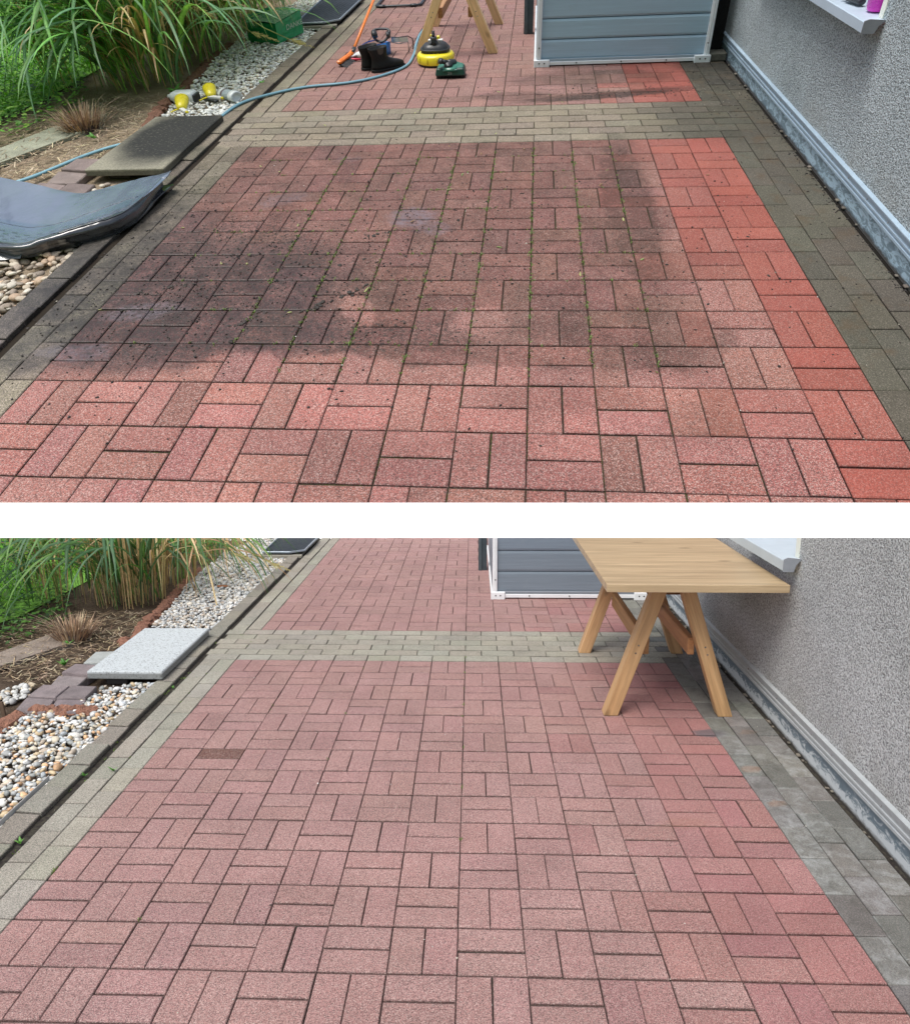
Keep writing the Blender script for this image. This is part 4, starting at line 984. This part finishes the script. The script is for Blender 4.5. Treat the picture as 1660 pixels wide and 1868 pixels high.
# ------------------------------------------------------------------ the upper yard's loose things
def upper_things():
    fr = UP; K = 4
    # black plastic sheet
    Lr = [[[-4.061, -.351, .04], [-3.762, -.459, .05], [-3.448, -.589, .06], [-3.244, -.632, .03], [-3.115, -.621, .05], [-2.993, -.571, .07], [-2.871, -.547, .09], [-2.77, -.554, .12]],
          [[-3.787, -.727, .03], [-3.548, -.781, .03], [-3.311, -.844, .03], [-3.178, -.854, .02], [-3.042, -.826, .05], [-2.933, -.741, .07], [-2.826, -.681, .1], [-2.766, -.587, .12]],
          [[-3.615, -.958, .03], [-3.394, -1.005, .03], [-3.213, -1.059, .03], [-3.101, -1.01, .035], [-2.974, -.965, .06], [-2.865, -.891, .08], [-2.785, -.796, .1], [-2.77, -.613, .11]],
          [[-3.436, -1.183, .06], [-3.235, -1.222, .085], [-3.121, -1.225, .085], [-3.019, -1.165, .095], [-2.909, -1.09, .105], [-2.817, -1.005, .105], [-2.787, -.862, .105], [-2.79, -.617, .105]]]
    bot = [[-3.465, -1.178, .006], [-3.259, -1.218, .006], [-3.135, -1.228, .006], [-3.018, -1.164, .006], [-2.905, -1.099, .006], [-2.823, -1.006, .006], [-2.79, -.864, .01], [-2.83, -.60, .014]]
    mid = [[(np.array(a) + np.array(b))[0] / 2 + .012, (a[1] + b[1]) / 2 - .012, (a[2] + b[2]) / 2] for a, b in zip(Lr[3], bot)]
    G = np.array(Lr + [mid, bot]); nr, nc = G.shape[:2]
    def cr(P, t):
        n = len(P) - 1; i = min(int(t), n - 1); f = t - i; p0 = P[max(i - 1, 0)]; p1 = P[i]; p2 = P[i + 1]; p3 = P[min(i + 2, n)]
        return .5 * ((2 * p1) + (-p0 + p2) * f + (2 * p0 - 5 * p1 + 4 * p2 - p3) * f * f + (-p0 + 3 * p1 - 3 * p2 + p3) * f ** 3)
    def S(u, v):
        rows = [cr(G[r], u * (nc - 1)) for r in range(nr)]; q = cr(np.array(rows), v * (nr - 1)); q = np.array(q)
        q[2] += .004 * mnoise.noise((u * 14, v * 6, 0)) + .006 * abs(mnoise.noise((u * 16 + v * 9, v * 4 - u * 5, 3))) + (.003 * math.sin(v * 40 + u * 5) if v > .62 else 0); q[2] = max(q[2], .004); return q
    mb = MB(); mb.grid(S, 90, 46, lambda u, v: (.15, .185, .26) if v < .30 else ((.11, .16, .235) if v < .56 else (.012, .014, .016)))  # blue zones put the sky's reflection into the black plastic's colour
    # inner wall of the fold, seen through its open end
    def S2(u, v):
        p = S(.5 + .5 * u, .05 + v * .95); return (p[0] - .006, p[1] + .02 * math.sin(math.pi * v) + .01, max(.004, p[2] * (.35 + .1 * v) - .004))
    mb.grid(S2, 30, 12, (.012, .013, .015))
    mb.tube([S(1, t) for t in np.linspace(0, 1, 30)], .004, (.10, .12, .14), 6)
    mb.tube([S(u, .60) + np.array([0, 0, .002]) for u in np.linspace(.45, 1, 40)], .003, (.05, .06, .07), 6)
    for v_, a0, a1 in ((.30, 0, .8), (.555, 0, .75)): mb.tube([S(u, v_ + .03 * math.sin(u * 8)) + np.array([0, 0, .0008]) for u in np.linspace(a0, a1, 50)], .0011, (.02, .02, .025), 4)
    # rows of short slots
    for r, v0 in enumerate((.40, .435, .47, .505)):
        u = .02 + .02 * (r % 2)
        while u < .93:
            for q in range(5):
                uu = u + q * .0055; a_ = S(uu, v0); b_ = S(uu + .001, v0 + .016); w_ = S(uu + .0022, v0) - a_
                up = np.array([0, 0, .0022]); mb.add([a_ + up, a_ + w_ + up, b_ + w_ + up, b_ + up], [(0, 1, 2, 3)], (.045, .065, .09))
            u += .06
    # torn flap at the near corner
    mb.grid(lambda u, v: (-3.43 + .30 * u, -1.215 - .03 * v - .02 * u + .012 * math.sin(u * 9), .02 + .02 * (1 - v) + .006 * math.sin(u * 14)), 14, 5, (.03, .035, .04))
    o = emit(fr, 'plastic_sheet', mb, liner_mat(fr), smooth=True); tag(o, 'black glossy plastic sheet, folded and rolled, lying at the left edge', 'plastic sheet', kind='thing')
    # hose
    def spl(P, n=12):
        P = np.array(P, float); out = []
        for i in range(len(P) - 1):
            for k in range(n): out.append(cr(P, i + k / n))
        return out + [P[-1]]
    mb = MB(); r = .011
    mb.tube(spl([(-2.956, .428, .012), (-2.90, .70, .03), (-2.76, .935, .014), (-2.567, 1.07, .012), (-2.275, 1.147, .012), (-2.073, 1.30, .012), (-1.945, 1.52, .012), (-1.935, 1.84, .012), (-1.966, 2.176, .012), (-1.975, 2.6, .012), (-1.9, 3.3, .012), (-2.1, 4.6, .012)]), r, (.17, .34, .42), 10)
    mb.tube(spl([(-3.9, -.62, .012), (-3.667, -.433, .014), (-3.51, -.124, .016), (-3.39, .02, .02), (-3.25, .16, .004), (-3.1, .3, .004), (-2.98, .40, .01), (-2.956, .428, .012)]), r, (.22, .42, .50), 10)
    tag(emit(fr, 'garden_hose', mb, plain('hose_rubber', .45, .1, 9, k=K), smooth=True), 'pale blue garden hose winding over the kerb to the trestle', 'hose', kind='thing')
    # broom
    a = thing(fr, 'broom', 'orange broom with long handle, bristles down on the far paving', 'broom', (-2.42, 1.7, 0)); og = (.85, .21, .02)
    d = np.array([.045, .78, .30]); h0 = np.array([-2.402, 1.80, .065])
    mb = MB(); mb.tube([h0 - d * .05, h0 + d * .6, h0 + d * 1.7], .0115, og, 12); emit(fr, 'handle', mb, plain('orange_plastic', .35, .05, k=K), a, smooth=True)
    mb = MB(); mb.tube([h0 - d * .02, h0 + d * .06], .017, (.03, .03, .03), 12); emit(fr, 'collar', mb, plain('black_plastic', .4, k=K), a, smooth=True)
    mb = MB(); hd = np.array([.055, .27, .012]); c0 = np.array([-2.435, 1.70, .045]); mb.bar(c0 - hd * .48, c0 + hd * .5, .038, .034, og, .010, ext=.0); mb.bar(c0 + hd * .2, h0 + d * .03, .03, .03, og, .008); emit(fr, 'head', mb, plain('orange_plastic', .35, .05, k=K), a)
    mb = MB(); ax = np.array([.97, -.25, 0])
    for k in range(330):
        t = random.uniform(-.47, .49); s = random.uniform(-.016, .018); p = c0 + hd * t + ax * s + np.array([0, 0, -.014]); q = p + ax * (.04 + s * .6) + np.array([0, random.gauss(0, .002), -.045 + random.gauss(0, .002)]); q[2] = max(q[2], .001)
        mb.tube([p, q], .0016, (.02, .02, .022), 3, False)
    emit(fr, 'bristles', mb, plain('black_plastic', .4, k=K), a)
    # boots
    def boot(hx, hy, ang, label):
        a = thing(fr, 'rubber_boot', label, 'boot', (hx, hy, 0), 'pair of black rubber boots'); ca, sa = math.cos(ang), math.sin(ang)
        def ring(z, xb, xf, wd, n=24, tilt=0.0, off=0.0, sh=1.0):
            out = []
            for k in range(n):
                t = 2 * math.pi * k / n; c = math.cos(t); s = math.sin(t); x = (xb + xf) / 2 + (xf - xb) / 2 * math.copysign(abs(c) ** .8, c)
                f = (x - xb) / (xf - xb); wl = wd * (1 + (.12 * math.sin(math.pi * f) if xf > .2 else 0) - (.12 if xf > .2 and .3 < f < .5 else 0)); y = wl * math.copysign(abs(s) ** .8, s)
                out.append((hx + x * ca - y * sa, hy + x * sa + y * ca, z + tilt * (x - xb)))
            return out
        col = (.008, .0085, .009)
        mb = MB(); mb.loft([ring(0, .0, .262, .040), ring(.004, -.004, .268, .043), ring(.022, -.005, .27, .044), ring(.024, .0, .262, .040)], (.008, .008, .009))
        for q in range(7): 
            x = .0 + q * .012; mb.add([(hx + x * ca + .044 * sa, hy + x * sa - .044 * ca, .004), (hx + (x + .005) * ca + .0445 * sa, hy + (x + .005) * sa - .0445 * ca, .004), (hx + (x + .005) * ca + .0445 * sa, hy + (x + .005) * sa - .0445 * ca, .02), (hx + x * ca + .044 * sa, hy + x * sa - .044 * ca, .02)], [(0, 1, 2, 3)], (.03, .03, .03))
        emit(fr, 'sole', mb, plain('boot_rubber', .6, .25, 40, .002, 80, k=K, spec=.3), a, smooth=True)
        mb = MB(); mb.loft([ring(.022, .0, .258, .040), ring(.045, .001, .258, .041), ring(.062, .003, .245, .040), ring(.076, .006, .215, .038), ring(.09, .008, .175, .036), ring(.105, .009, .145, .036), ring(.125, .007, .128, .037), ring(.15, .0, .124, .040), ring(.185, -.008, .128, .043, tilt=.06), ring(.2, -.011, .130, .044, tilt=.06), ring(.199, -.006, .125, .040, tilt=.06), ring(.14, .006, .115, .034)], col)
        emit(fr, 'upper', mb, plain('boot_rubber', .6, .25, 40, .002, 80, k=K, spec=.3), a, smooth=True)
        for s in (-1, 1):
            mb = MB(); pts = []
            for x, z in ((.035, .203), (.09, .203), (.083, .16), (.062, .148), (.043, .16)):
                y = s * .0445 if z > .18 else s * .0425; pts.append((hx + x * ca - y * sa, hy + x * sa + y * ca, z))
            mb.add(pts, [tuple(range(5))] if s < 0 else [tuple(range(5))[::-1]], (.075, .06, .05)); emit(fr, 'elastic_gusset', mb, plain('fabric', .9, k=K), a)
    boot(-2.175, 1.40, .63, 'black rubber ankle boot in front, toe pointing right'); boot(-2.262, 1.462, .63, 'black rubber ankle boot behind, partly hidden by the other')
    # glove, goggles, case and tool behind the boots
    mb = MB(); P = [(-2.39, 1.80, .02), (-2.35, 1.79, .035), (-2.30, 1.77, .04), (-2.27, 1.75, .03)]
    mb.tube(spl(P, 5), .03, (.75, .76, .75), 12, rs=[.012 + .022 * math.sin(math.pi * (i + 1) / 17) for i in range(16)])
    for k in range(4): mb.tube([(-2.375 + .004 * k, 1.80 - .012 * k, .045), (-2.41, 1.80 - .014 * k, .05 - .006 * k), (-2.43, 1.80 - .015 * k, .03 - .004 * k)], .0085, (.70, .71, .72), 8)
    tag(emit(fr, 'work_glove', mb, plain('cloth', .9, .2, 60, k=K), smooth=True), 'white and grey work glove lying left of the boots', 'glove', kind='thing')
    mb = MB(); mb.tube([(-2.45, 1.74, .018), (-2.33, 1.72, .018)], .0105, (.62, .03, .07), 10); mb.tube([(-2.33, 1.72, .018), (-2.24, 1.70, .015)], .006, (.1, .1, .1), 8)
    tag(emit(fr, 'hand_tool', mb, plain('red_plastic', .4, k=K), smooth=True), 'hand tool with red handle between broom and boots', 'tool', kind='thing')
    mb = MB(); mb.grid(lambda u, v: (-2.33 + .19 * u, 1.80 + .08 * v + .10 * u, .06 + .09 * math.sin(math.pi * min(1, .25 + .6 * u)) * (1 - .35 * v)), 12, 6, (.04, .27, .75))
    mb.loft([[(-2.30, 1.80, .0), (-2.16, 1.84, 0), (-2.13, 1.92, 0), (-2.30, 1.92, 0)], [(-2.30, 1.80, .08), (-2.16, 1.84, .12), (-2.13, 1.92, .11), (-2.30, 1.92, .08)]], (.03, .2, .6))
    tag(emit(fr, 'blue_bag', mb, plain('blue_vinyl', .45, k=K), smooth=True), 'bright blue pouch standing behind the black boots', 'pouch', kind='thing')
    mb = MB(); c0 = np.array([-2.19, 1.90, .185])
    ring = [c0 + np.array([.066 * math.cos(t), .03 * math.sin(t), .05 * math.sin(t) + .012 * math.cos(2 * t)]) for t in np.linspace(0, 2 * math.pi, 30)]
    mb.tube(ring, .011, (.02, .022, .026), 8, False); mb.lathe([(.01, -.02), (.036, -.018), (.04, .0), (.03, .018), (.01, .02)], c0 + np.array([-.05, 0, .0]), (1, .2, .2), (.025, .028, .032), 14)
    mb.lathe([(.01, -.016), (.03, -.014), (.034, .0), (.026, .014), (.01, .016)], c0 + np.array([.055, 0, -.01]), (1, .2, .1), (.025, .028, .032), 14)
    tag(emit(fr, 'ear_defenders', mb, plain('black_plastic', .4, k=K), smooth=True), 'black ear defenders resting on top of the blue pouch', 'ear defenders', kind='thing')
    mb = MB(); mb.grid(lambda u, v: (-2.12 + .13 * u, 1.93 - .04 * math.sin(math.pi * u), .10 + .04 * v + .01 * math.sin(u * 3)), 12, 4, (.5, .55, .58)); mb.tube([(-2.12, 1.93, .145), (-2.055, 1.89, .152), (-1.99, 1.93, .15), (-1.965, 1.99, .11), (-1.96, 2.0, .05), (-1.97, 2.0, .01)], .005, (.04, .04, .045), 6)
    mb.tube([(-2.12, 1.93, .10), (-2.055, 1.89, .095), (-1.99, 1.93, .10), (-1.99, 1.94, .0)], .004, (.2, .22, .24), 6)
    tag(emit(fr, 'safety_goggles', mb, plain('clear_plastic', .12, k=K), smooth=True), 'clear safety goggles with dark strap propped behind the boots', 'goggles', kind='thing')
    # surface cleaner
    cx, cy = -1.735, 1.60
    a = thing(fr, 'surface_cleaner', 'yellow and black round pressure-washer patio head at the trestle foot', 'patio cleaner', (cx, cy, 0)); yel = (.86, .72, .03); bk = (.022, .025, .028)
    yp = plain('yellow_plastic', .3, .04, k=K, coat=.2); bp = plain('black_plastic', .4, k=K)
    mb = MB(); mb.lathe([(.10, 0), (.128, .0), (.130, .012), (.130, .02), (.1, .021)], (cx, cy, 0), (0, 0, 1), bk, 40); emit(fr, 'brush_skirt', mb, bp, a, smooth=True)
    mb = MB(); mb.lathe([(.12, .018), (.134, .019), (.136, .026), (.135, .080), (.128, .094), (.112, .103), (.09, .107), (.05, .108)], (cx, cy, 0), (0, 0, 1), yel, 48)
    for k in range(12):
        an = 2 * math.pi * k / 12 + .2; mb.cbox((cx + .1345 * math.cos(an), cy + .1345 * math.sin(an), .055), (.004, .004, .024), (.62, .50, .02), .001, Matrix.Rotation(an, 3, 'Z'))
    emit(fr, 'cover', mb, yp, a, smooth=True)
    mb = MB()
    rg = lambda z, sx, sy, n=28: [(cx + sx * math.copysign(abs(math.cos(t)) ** .75, math.cos(t)), cy + .005 + sy * math.copysign(abs(math.sin(t)) ** .75, math.sin(t)), z + .0) for t in np.linspace(0, 2 * math.pi, n, endpoint=False)]
    mb.loft([rg(.10, .104, .090), rg(.125, .104, .090), rg(.150, .096, .084), rg(.172, .078, .070), rg(.182, .055, .052), rg(.184, .02, .02)], bk)
    mb.loft([rg(.125, .108, .094)[::1], rg(.137, .108, .094)], (.05, .055, .06)); emit(fr, 'motor_dome', mb, bp, a, smooth=True)
    mb = MB(); p0 = np.array([cx - .002, cy - .045, .135]); 
    for s in (-1, 1): mb.tube([p0 + [s * .045, -.02, -.03], p0 + [s * .03, 0, .03], p0 + [s * .012, 0, .07]], .012, bk, 8)
    mb.tube([p0 + [0, 0, .02], p0 + [0, 0, .10]], .02, bk, 14); mb.tube([p0 + [0, 0, .085], p0 + [0, 0, .105]], .024, (.06, .065, .07), 14); mb.tube([p0 + [0, 0, .10], p0 + [0, 0, .155]], .010, bk, 10); mb.tube([p0 + [0, 0, .118], p0 + [0, 0, .128]], .014, (.04, .04, .045), 10)
    emit(fr, 'nozzle', mb, bp, a, smooth=True)
    mb = MB()
    for s in (-1, 1): mb.cbox((cx + s * .036, cy + .045, .188), (.018, .014, .009), (.8, .8, .78), .004)
    mb.cbox((cx - .022, cy + .05, .215), (.016, .012, .022), yel, .006); mb.cbox((cx + .02, cy + .05, .208), (.012, .012, .016), yel, .006)
    emit(fr, 'lug', mb, yp, a)
    # green brush head
    bx, by = -1.585, 1.255
    a = thing(fr, 'scrub_brush', 'dark green wide scrubbing brush head in front of the yellow disc', 'brush head', (bx, by, 0))
    gd = (.006, .045, .035); gl = (.04, .18, .13)
    mb = MB()
    for k in range(260): 
        x = bx + random.uniform(-.098, .098); y = by + random.uniform(-.058, .05); mb.tube([(x, y, .03), (x + random.gauss(0, .002), y - .003, .0008)], .0022, (.018, .018, .02), 3, False)
    mb.cbox((bx, by, .022), (.094, .05, .006), (.015, .015, .017), .002); emit(fr, 'bristles', mb, bp, a)
    mb = MB()
    def rr(z, hx, hy, oy=0.0): return [(bx + x * hx, by + oy + y * hy, z) for x, y in ((-1, -.8), (-.93, -1), (.93, -1), (1, -.8), (1, .8), (.9, 1), (-.9, 1), (-1, .8))]
    mb.loft([rr(.026, .102, .062), rr(.034, .103, .063), rr(.075, .096, .056), rr(.084, .090, .05), rr(.088, .06, .03)], gd); emit(fr, 'body', mb, plain('green_plastic', .35, .05, k=K), a)
    mb = MB(); mb.lathe([(.0, 0), (.058, .0), (.055, .012), (.045, .02), (.0, .024)], (bx, by - .02, .078), (0, -.15, 1), gl, 26); mb.cbox((bx, by - .061, .070), (.05, .006, .008), (.03, .13, .11), .003)
    for s in (-1, 1): mb.loft([[(bx + s * .04, by - .05, .082), (bx + s * .092, by - .045, .078), (bx + s * .088, by + .045, .085), (bx + s * .03, by + .045, .10)], [(bx + s * .045, by - .04, .09), (bx + s * .085, by - .035, .086), (bx + s * .08, by + .035, .095), (bx + s * .035, by + .035, .112)]], gl)
    emit(fr, 'saddle', mb, plain('green_plastic', .35, .05, k=K), a)
    mb = MB(); mb.tube(spl([(bx + .02, by + .03, .105), (bx + .0, by + .0, .115), (bx - .012, by - .03, .118)], 6), .027, bk, 14); mb.lathe([(.0, -.028), (.026, -.02), (.03, 0), (.026, .02), (0, .028)], (bx - .012, by - .035, .105), (.2, -1, .2), bk, 16)
    mb.tube([(bx - .02, by - .03, .125), (bx - .06, by - .045, .142)], .019, bk, 14); mb.tube([(bx - .055, by - .043, .140), (bx - .072, by - .05, .147)], .024, (.03, .03, .033), 12); emit(fr, 'swivel_joint', mb, bp, a, smooth=True)
    text3d(fr, 'marking', 'ZE', .028, np.array([bx - .017, by - .0655, .036]), (1, 0, 0), (0, .06, 1), (.30, .34, .34), a)
    # tubular frame on the paving
    mb = MB(); x0, x1, y0_, y1_ = -2.60, -2.15, 3.66, 4.7; r_ = .06
    P = [(x0, y1_, .02), (x0, y0_ + r_, .02)] + [(x0 + r_ - r_ * math.cos(t), y0_ + r_ - r_ * math.sin(t), .02) for t in np.linspace(.1, 1.5, 6)] + [(x1 - r_ + r_ * math.sin(t), y0_ + r_ - r_ * math.cos(t), .02) for t in np.linspace(.07, 1.5, 6)] + [(x1, y1_, .02)]
    mb.tube(P, .014, (.02, .025, .03), 10); mb.tube([(x0 + .1, y0_, .02), (x0 + .02, y0_ + .02, .02)], .019, (.025, .03, .035), 10); mb.tube([(x1 - .1, y0_, .02), (x1 - .04, y0_ + .01, .02)], .019, (.025, .03, .035), 10)
    tag(emit(fr, 'tubular_frame', mb, bp, smooth=True), 'black tubular frame lying flat on the far paving at the top edge', 'frame', kind='thing')
    # green shopping bag
    c = np.array([-3.164, 2.317, 0]); d1 = np.array([.285, .958, 0]); d2 = np.array([-.958, .285, 0]); Wd, Dp, Hh = .388, .30, .235
    a = thing(fr, 'shopping_bag', 'green shopping bag with white lettering on the gravel under the reeds', 'bag', tuple(c + d1 * Wd / 2 + d2 * Dp / 2))
    def bp_(s, t, z): return c + d1 * s * Wd + d2 * t * Dp + np.array([0, 0, z + .012])
    def face(f, n1, n2, col): 
        mb.grid(lambda u, v: np.array(f(u, v)) + .006 * mnoise.noise((u * 6, v * 6, n1)) * (d2 + d1), 12, 8, col)
    mb = MB(); grn = (.0, .33, .11); dg = (.0, .22, .07)
    face(lambda u, v: bp_(u, 0 - .03 * math.sin(math.pi * u) * v, v * Hh * (1.0 - .18 * (1 - u))), 1, 1, grn); face(lambda u, v: bp_(1, u, v * Hh), 2, 1, grn); face(lambda u, v: bp_(0, 1 - u, v * Hh * .82), 3, 1, dg); face(lambda u, v: bp_(1 - u, 1, v * Hh * 1.1), 4, 1, dg)
    emit(fr, 'body', mb, plain('woven_plastic', .4, .15, 20, k=K, coat=.2), a)
    n = NT('bag_pattern'); v = n.lc(); vo = n.vor(n.warp(v, .03, 30), 42, 'DISTANCE_TO_EDGE'); b = n.mix(n.rng(vo.outputs['Distance'], .05, .12), (.55, .70, .55), (.02, .30, .12)); n.set(Base_Color=b, Roughness=.4)
    mb = MB(); mb.grid(lambda u, v: bp_(u, v * .98 + .01, Hh * (.82 + .18 * u) + .02 * math.sin(math.pi * v) - .03 * math.sin(math.pi * u) * math.sin(math.pi * v)), 12, 10, (.3, .5, .3)); emit(fr, 'top_fold', mb, n.m, a, smooth=True)
    text3d(fr, 'lettering', 'DANKE', .075, bp_(.33, -.035, .095), d1, (0, 0, 1), (.55, .68, .55), a)
    text3d(fr, 'small_lettering', 'SO NAH', .026, bp_(.37, -.034, .165), d1, (0, 0, 1), (.05, .36, .2), a)
    # spray bottles and canisters on the white gravel
    wp = plain('milky_plastic', .35, .04, k=K); ywp = yp
    a = thing(fr, 'canister', 'milky white plastic canister lying on the white gravel by the reeds', 'canister', (-3.34, .87, 0))
    mb = MB(); 
    def rc(x, hy, hz): return [(x, .855 + hy * cc, .045 + hz * ss) for cc, ss in ((-1, -.6), (-.6, -1), (.6, -1), (1, -.6), (1, .6), (.6, 1), (-.6, 1), (-1, .6))]
    mb.loft([rc(-3.435, .01, .01), rc(-3.43, .034, .03), rc(-3.405, .048, .04), rc(-3.28, .05, .042), rc(-3.268, .044, .036), rc(-3.265, .01, .01)], (.85, .90, .90)); mb.tube([(-3.432, .855, .045), (-3.455, .855, .045)], .016, (.75, .76, .76), 12)
    emit(fr, 'body', mb, wp, a, smooth=True)
    mb = MB(); mb.cbox((-3.258, .85, .036), (.010, .04, .03), (.03, .035, .04), .004); emit(fr, 'base_cap', mb, bp, a)
    for i, (p0, p1, hd, lb) in enumerate((((-3.305, .745, .075), (-3.262, .625, .028), (.05, -.045, -.004), 'yellow spray bottle nearest the slab, head down on the white gravel'), ((-3.205, .955, .08), (-3.15, .845, .034), (.075, -.02, -.002), 'yellow spray bottle between the canister and the grey cylinder bottle'))):
        p0, p1 = np.array(p0), np.array(p1); ax = p0 - p1; L = np.linalg.norm(ax)
        a = thing(fr, 'spray_bottle', lb, 'spray bottle', tuple(p1 * [1, 1, 0]), 'yellow spray bottles on the white gravel')
        mb = MB(); mb.lathe([(.015, 0), (.03, L * .12), (.037, L * .35), (.045, L * .8), (.043, L * .95), (.032, L * 1.06), (.01, L * 1.09)], p1, ax, yel, 24); emit(fr, 'body', mb, ywp, a, smooth=True)
        h = np.array(hd); e = p1 + h; e[2] = max(.018, e[2])
        mb = MB(); mb.bar(p1 - h * .35, e, .026, .024, (.82, .82, .80), .005); emit(fr, 'spray_head', mb, wp, a)
        mb = MB(); mb.tube([e, e + h * .22], .010, yel, 10); mb.tube([p1 - h * .3 , p1 - h * .3 + [-.03, -.015, -.008], p1 - h * .3 + [-.045, -.05, -.01]], .006, yel, 8); emit(fr, 'trigger', mb, ywp, a, smooth=True)
    mb = MB(); mb.bar((-3.23, .885, .014), (-3.10, .80, .016), .03, .02, (.03, .035, .04), .006); tag(emit(fr, 'spray_gun', mb, bp), 'flat black spray gun under the second yellow bottle', 'spray gun', kind='thing')
    a = thing(fr, 'bottle', 'grey-labelled white cylinder bottle lying beside the kerb', 'bottle', (-3.03, .85, 0)); p0 = np.array([-3.095, .895, .044]); ax = np.array([.135, -.09, 0]); L = np.linalg.norm(ax)
    mb = MB(); mb.lathe([(.012, -.01), (.036, .0), (.040, .012), (.0405, .03), (.0405, L * .72), (.0435, L * .73), (.0435, L * .98), (.038, L), (.028, L * 1.0), (.027, L * .97), (0.001, L * .97)], p0, ax, (.70, .74, .74), 30); emit(fr, 'body', mb, wp, a, smooth=True)
    mb = MB(); mb.lathe([(.0408, .03), (.0412, .032), (.0412, L * .68), (.0408, L * .70)], p0, ax, (.30, .36, .38), 30); mb.lathe([(.0411, .034), (.0415, .036), (.0415, .05), (.0411, .052)], p0, ax, (.12, .08, .09), 30); emit(fr, 'paper_label', mb, plain('paper', .6, .2, 60, k=K), a, smooth=True)
    # sill things
    mb = MB(); mb.lathe([(.030, 0), (.034, .003), (.0355, .012), (.036, .02), (.042, .10), (.0435, .16), (.0405, .16), (.038, .02), (.0, .012)], (.335, -.515, .872), (0, 0, 1), (.80, .04, .58), 30)
    tag(emit(fr, 'plastic_cup', mb, plain('pink_plastic', .3, .05, k=K, coat=.3), smooth=True), 'bright magenta plastic cup standing on the window sill', 'cup', kind='thing')
    a = thing(fr, 'black_bottle', 'black ribbed bottle lying on the sill left of the magenta cup', 'bottle', (.30, -.40, .87)); ax = np.array([-.2, 1, 0]); p0 = np.array([.315, -.42, .890])
    mb = MB(); pr = [(.014, 0), (.0175, .003)] + [(.0175 + .0006 * (k % 2), .006 + k * .006) for k in range(16)] + [(.012, .105)]; mb.lathe(pr, p0 - ax * .0, -ax * -1, (.03, .035, .042), 20); emit(fr, 'body', mb, bp, a, smooth=True)
    mb = MB(); mb.tube([p0 + ax * .102, p0 + ax * .13], .007, (.03, .035, .04), 10); mb.tube([p0 + ax * .125, p0 + ax * .14], .010, (.03, .035, .04), 10); emit(fr, 'cap', mb, bp, a, smooth=True)

def text3d(fr, name, s, size, pos, xd, yd, col, parent):
    cu = bpy.data.curves.new('t', 'FONT'); cu.body = s; cu.size = size; cu.resolution_u = 2
    o = bpy.data.objects.new('t', cu); COL.objects.link(o); dg = bpy.context.evaluated_depsgraph_get(); me = bpy.data.meshes.new_from_object(o.evaluated_get(dg))
    xd = np.array(xd, float); yd = np.array(yd, float)
    V = [np.array(pos) + xd * v.co.x + yd * v.co.y for v in me.vertices]; mb = MB(); mb.add(V, [tuple(p.vertices) for p in me.polygons], col)
    bpy.data.objects.remove(o); bpy.data.curves.remove(cu); bpy.data.meshes.remove(me)
    return emit(fr, name, mb, plain('print_ink', .5, k=fr.k), parent)

# ------------------------------------------------------------------ white stand-in band between the yards, wide ground around them
def divider():
    lerp = lambda a, b, u: np.array(a) + (np.array(b) - np.array(a)) * (u + 2000) / 5700
    lo = lambda u: lerp([-2.264161, .978168, -.209481], [2.295781, .97396, -.23202], u)
    up = lambda u: lerp([-2.263903, .987596, -.158994], [2.296039, .983387, -.181534], u)
    b0, b1 = [CAM + lo(u) * (-CAM[2] / lo(u)[2]) for u in (-500, 2150)]
    pn = np.cross(b1 - b0, np.array([0, .6, 1.0])); ray = lambda d: CAM + d * (((b0 - CAM) @ pn) / (d @ pn))
    t0, t1 = ray(up(-500)), ray(up(2150)); bk = np.array([0, .45, -.02]); dn = np.array([0, -.066, -.3])
    mb = MB(); e0, e1 = CAM + (t0 - CAM) * 1.22, CAM + (t1 - CAM) * 1.22; dn = np.array([0, -.18, -.3])
    V = [b0 + dn, b1 + dn, t1, t0, e0 * [1, 1, 0] - [0, 0, .3], e1 * [1, 1, 0] - [0, 0, .3], e1, e0]
    mb.add(V, [(0, 1, 2, 3), (5, 4, 7, 6), (3, 2, 6, 7), (0, 3, 7, 4), (1, 5, 6, 2), (0, 4, 5, 1)], (.93, .93, .93))
    n = NT('white_paint'); n.set(Base_Color=(.96, .96, .96), Roughness=.8)
    o = emit(None, 'divider_band', mb, n.m); tag(o, 'long plain white stand-in band between the dirty upper and clean lower yard', 'wall', kind='thing')  # stands in for a plain white strip; no wall parts the yards
    mb = MB(); s = 90; mb.add([(-s, -s, -.35), (s, -s, -.35), (s, s, -.35), (-s, s, -.35)], [(0, 1, 2, 3)], (.10, .19, .05))
    tag(emit(None, 'meadow', mb, plain('meadow_turf', .95, .3, 2, k=1)), kind='structure')

for fr in (LO, UP):
    paving(fr); left_side(fr); house(fr); shed(fr)
divider()
for fr in (LO, UP): reeds(fr); ground_plants(fr)
clods(); grit(LO); grit(UP)
table(LO, -.175, -.28, 'light wooden table on crossed trestle legs beside the house wall')
table(UP, -1.61, 2.33, 'light wooden trestle legs at the top edge behind the yellow disc', False)
upper_things()
for o in list(bpy.data.objects):
    if '_o' in o: del o['_o']
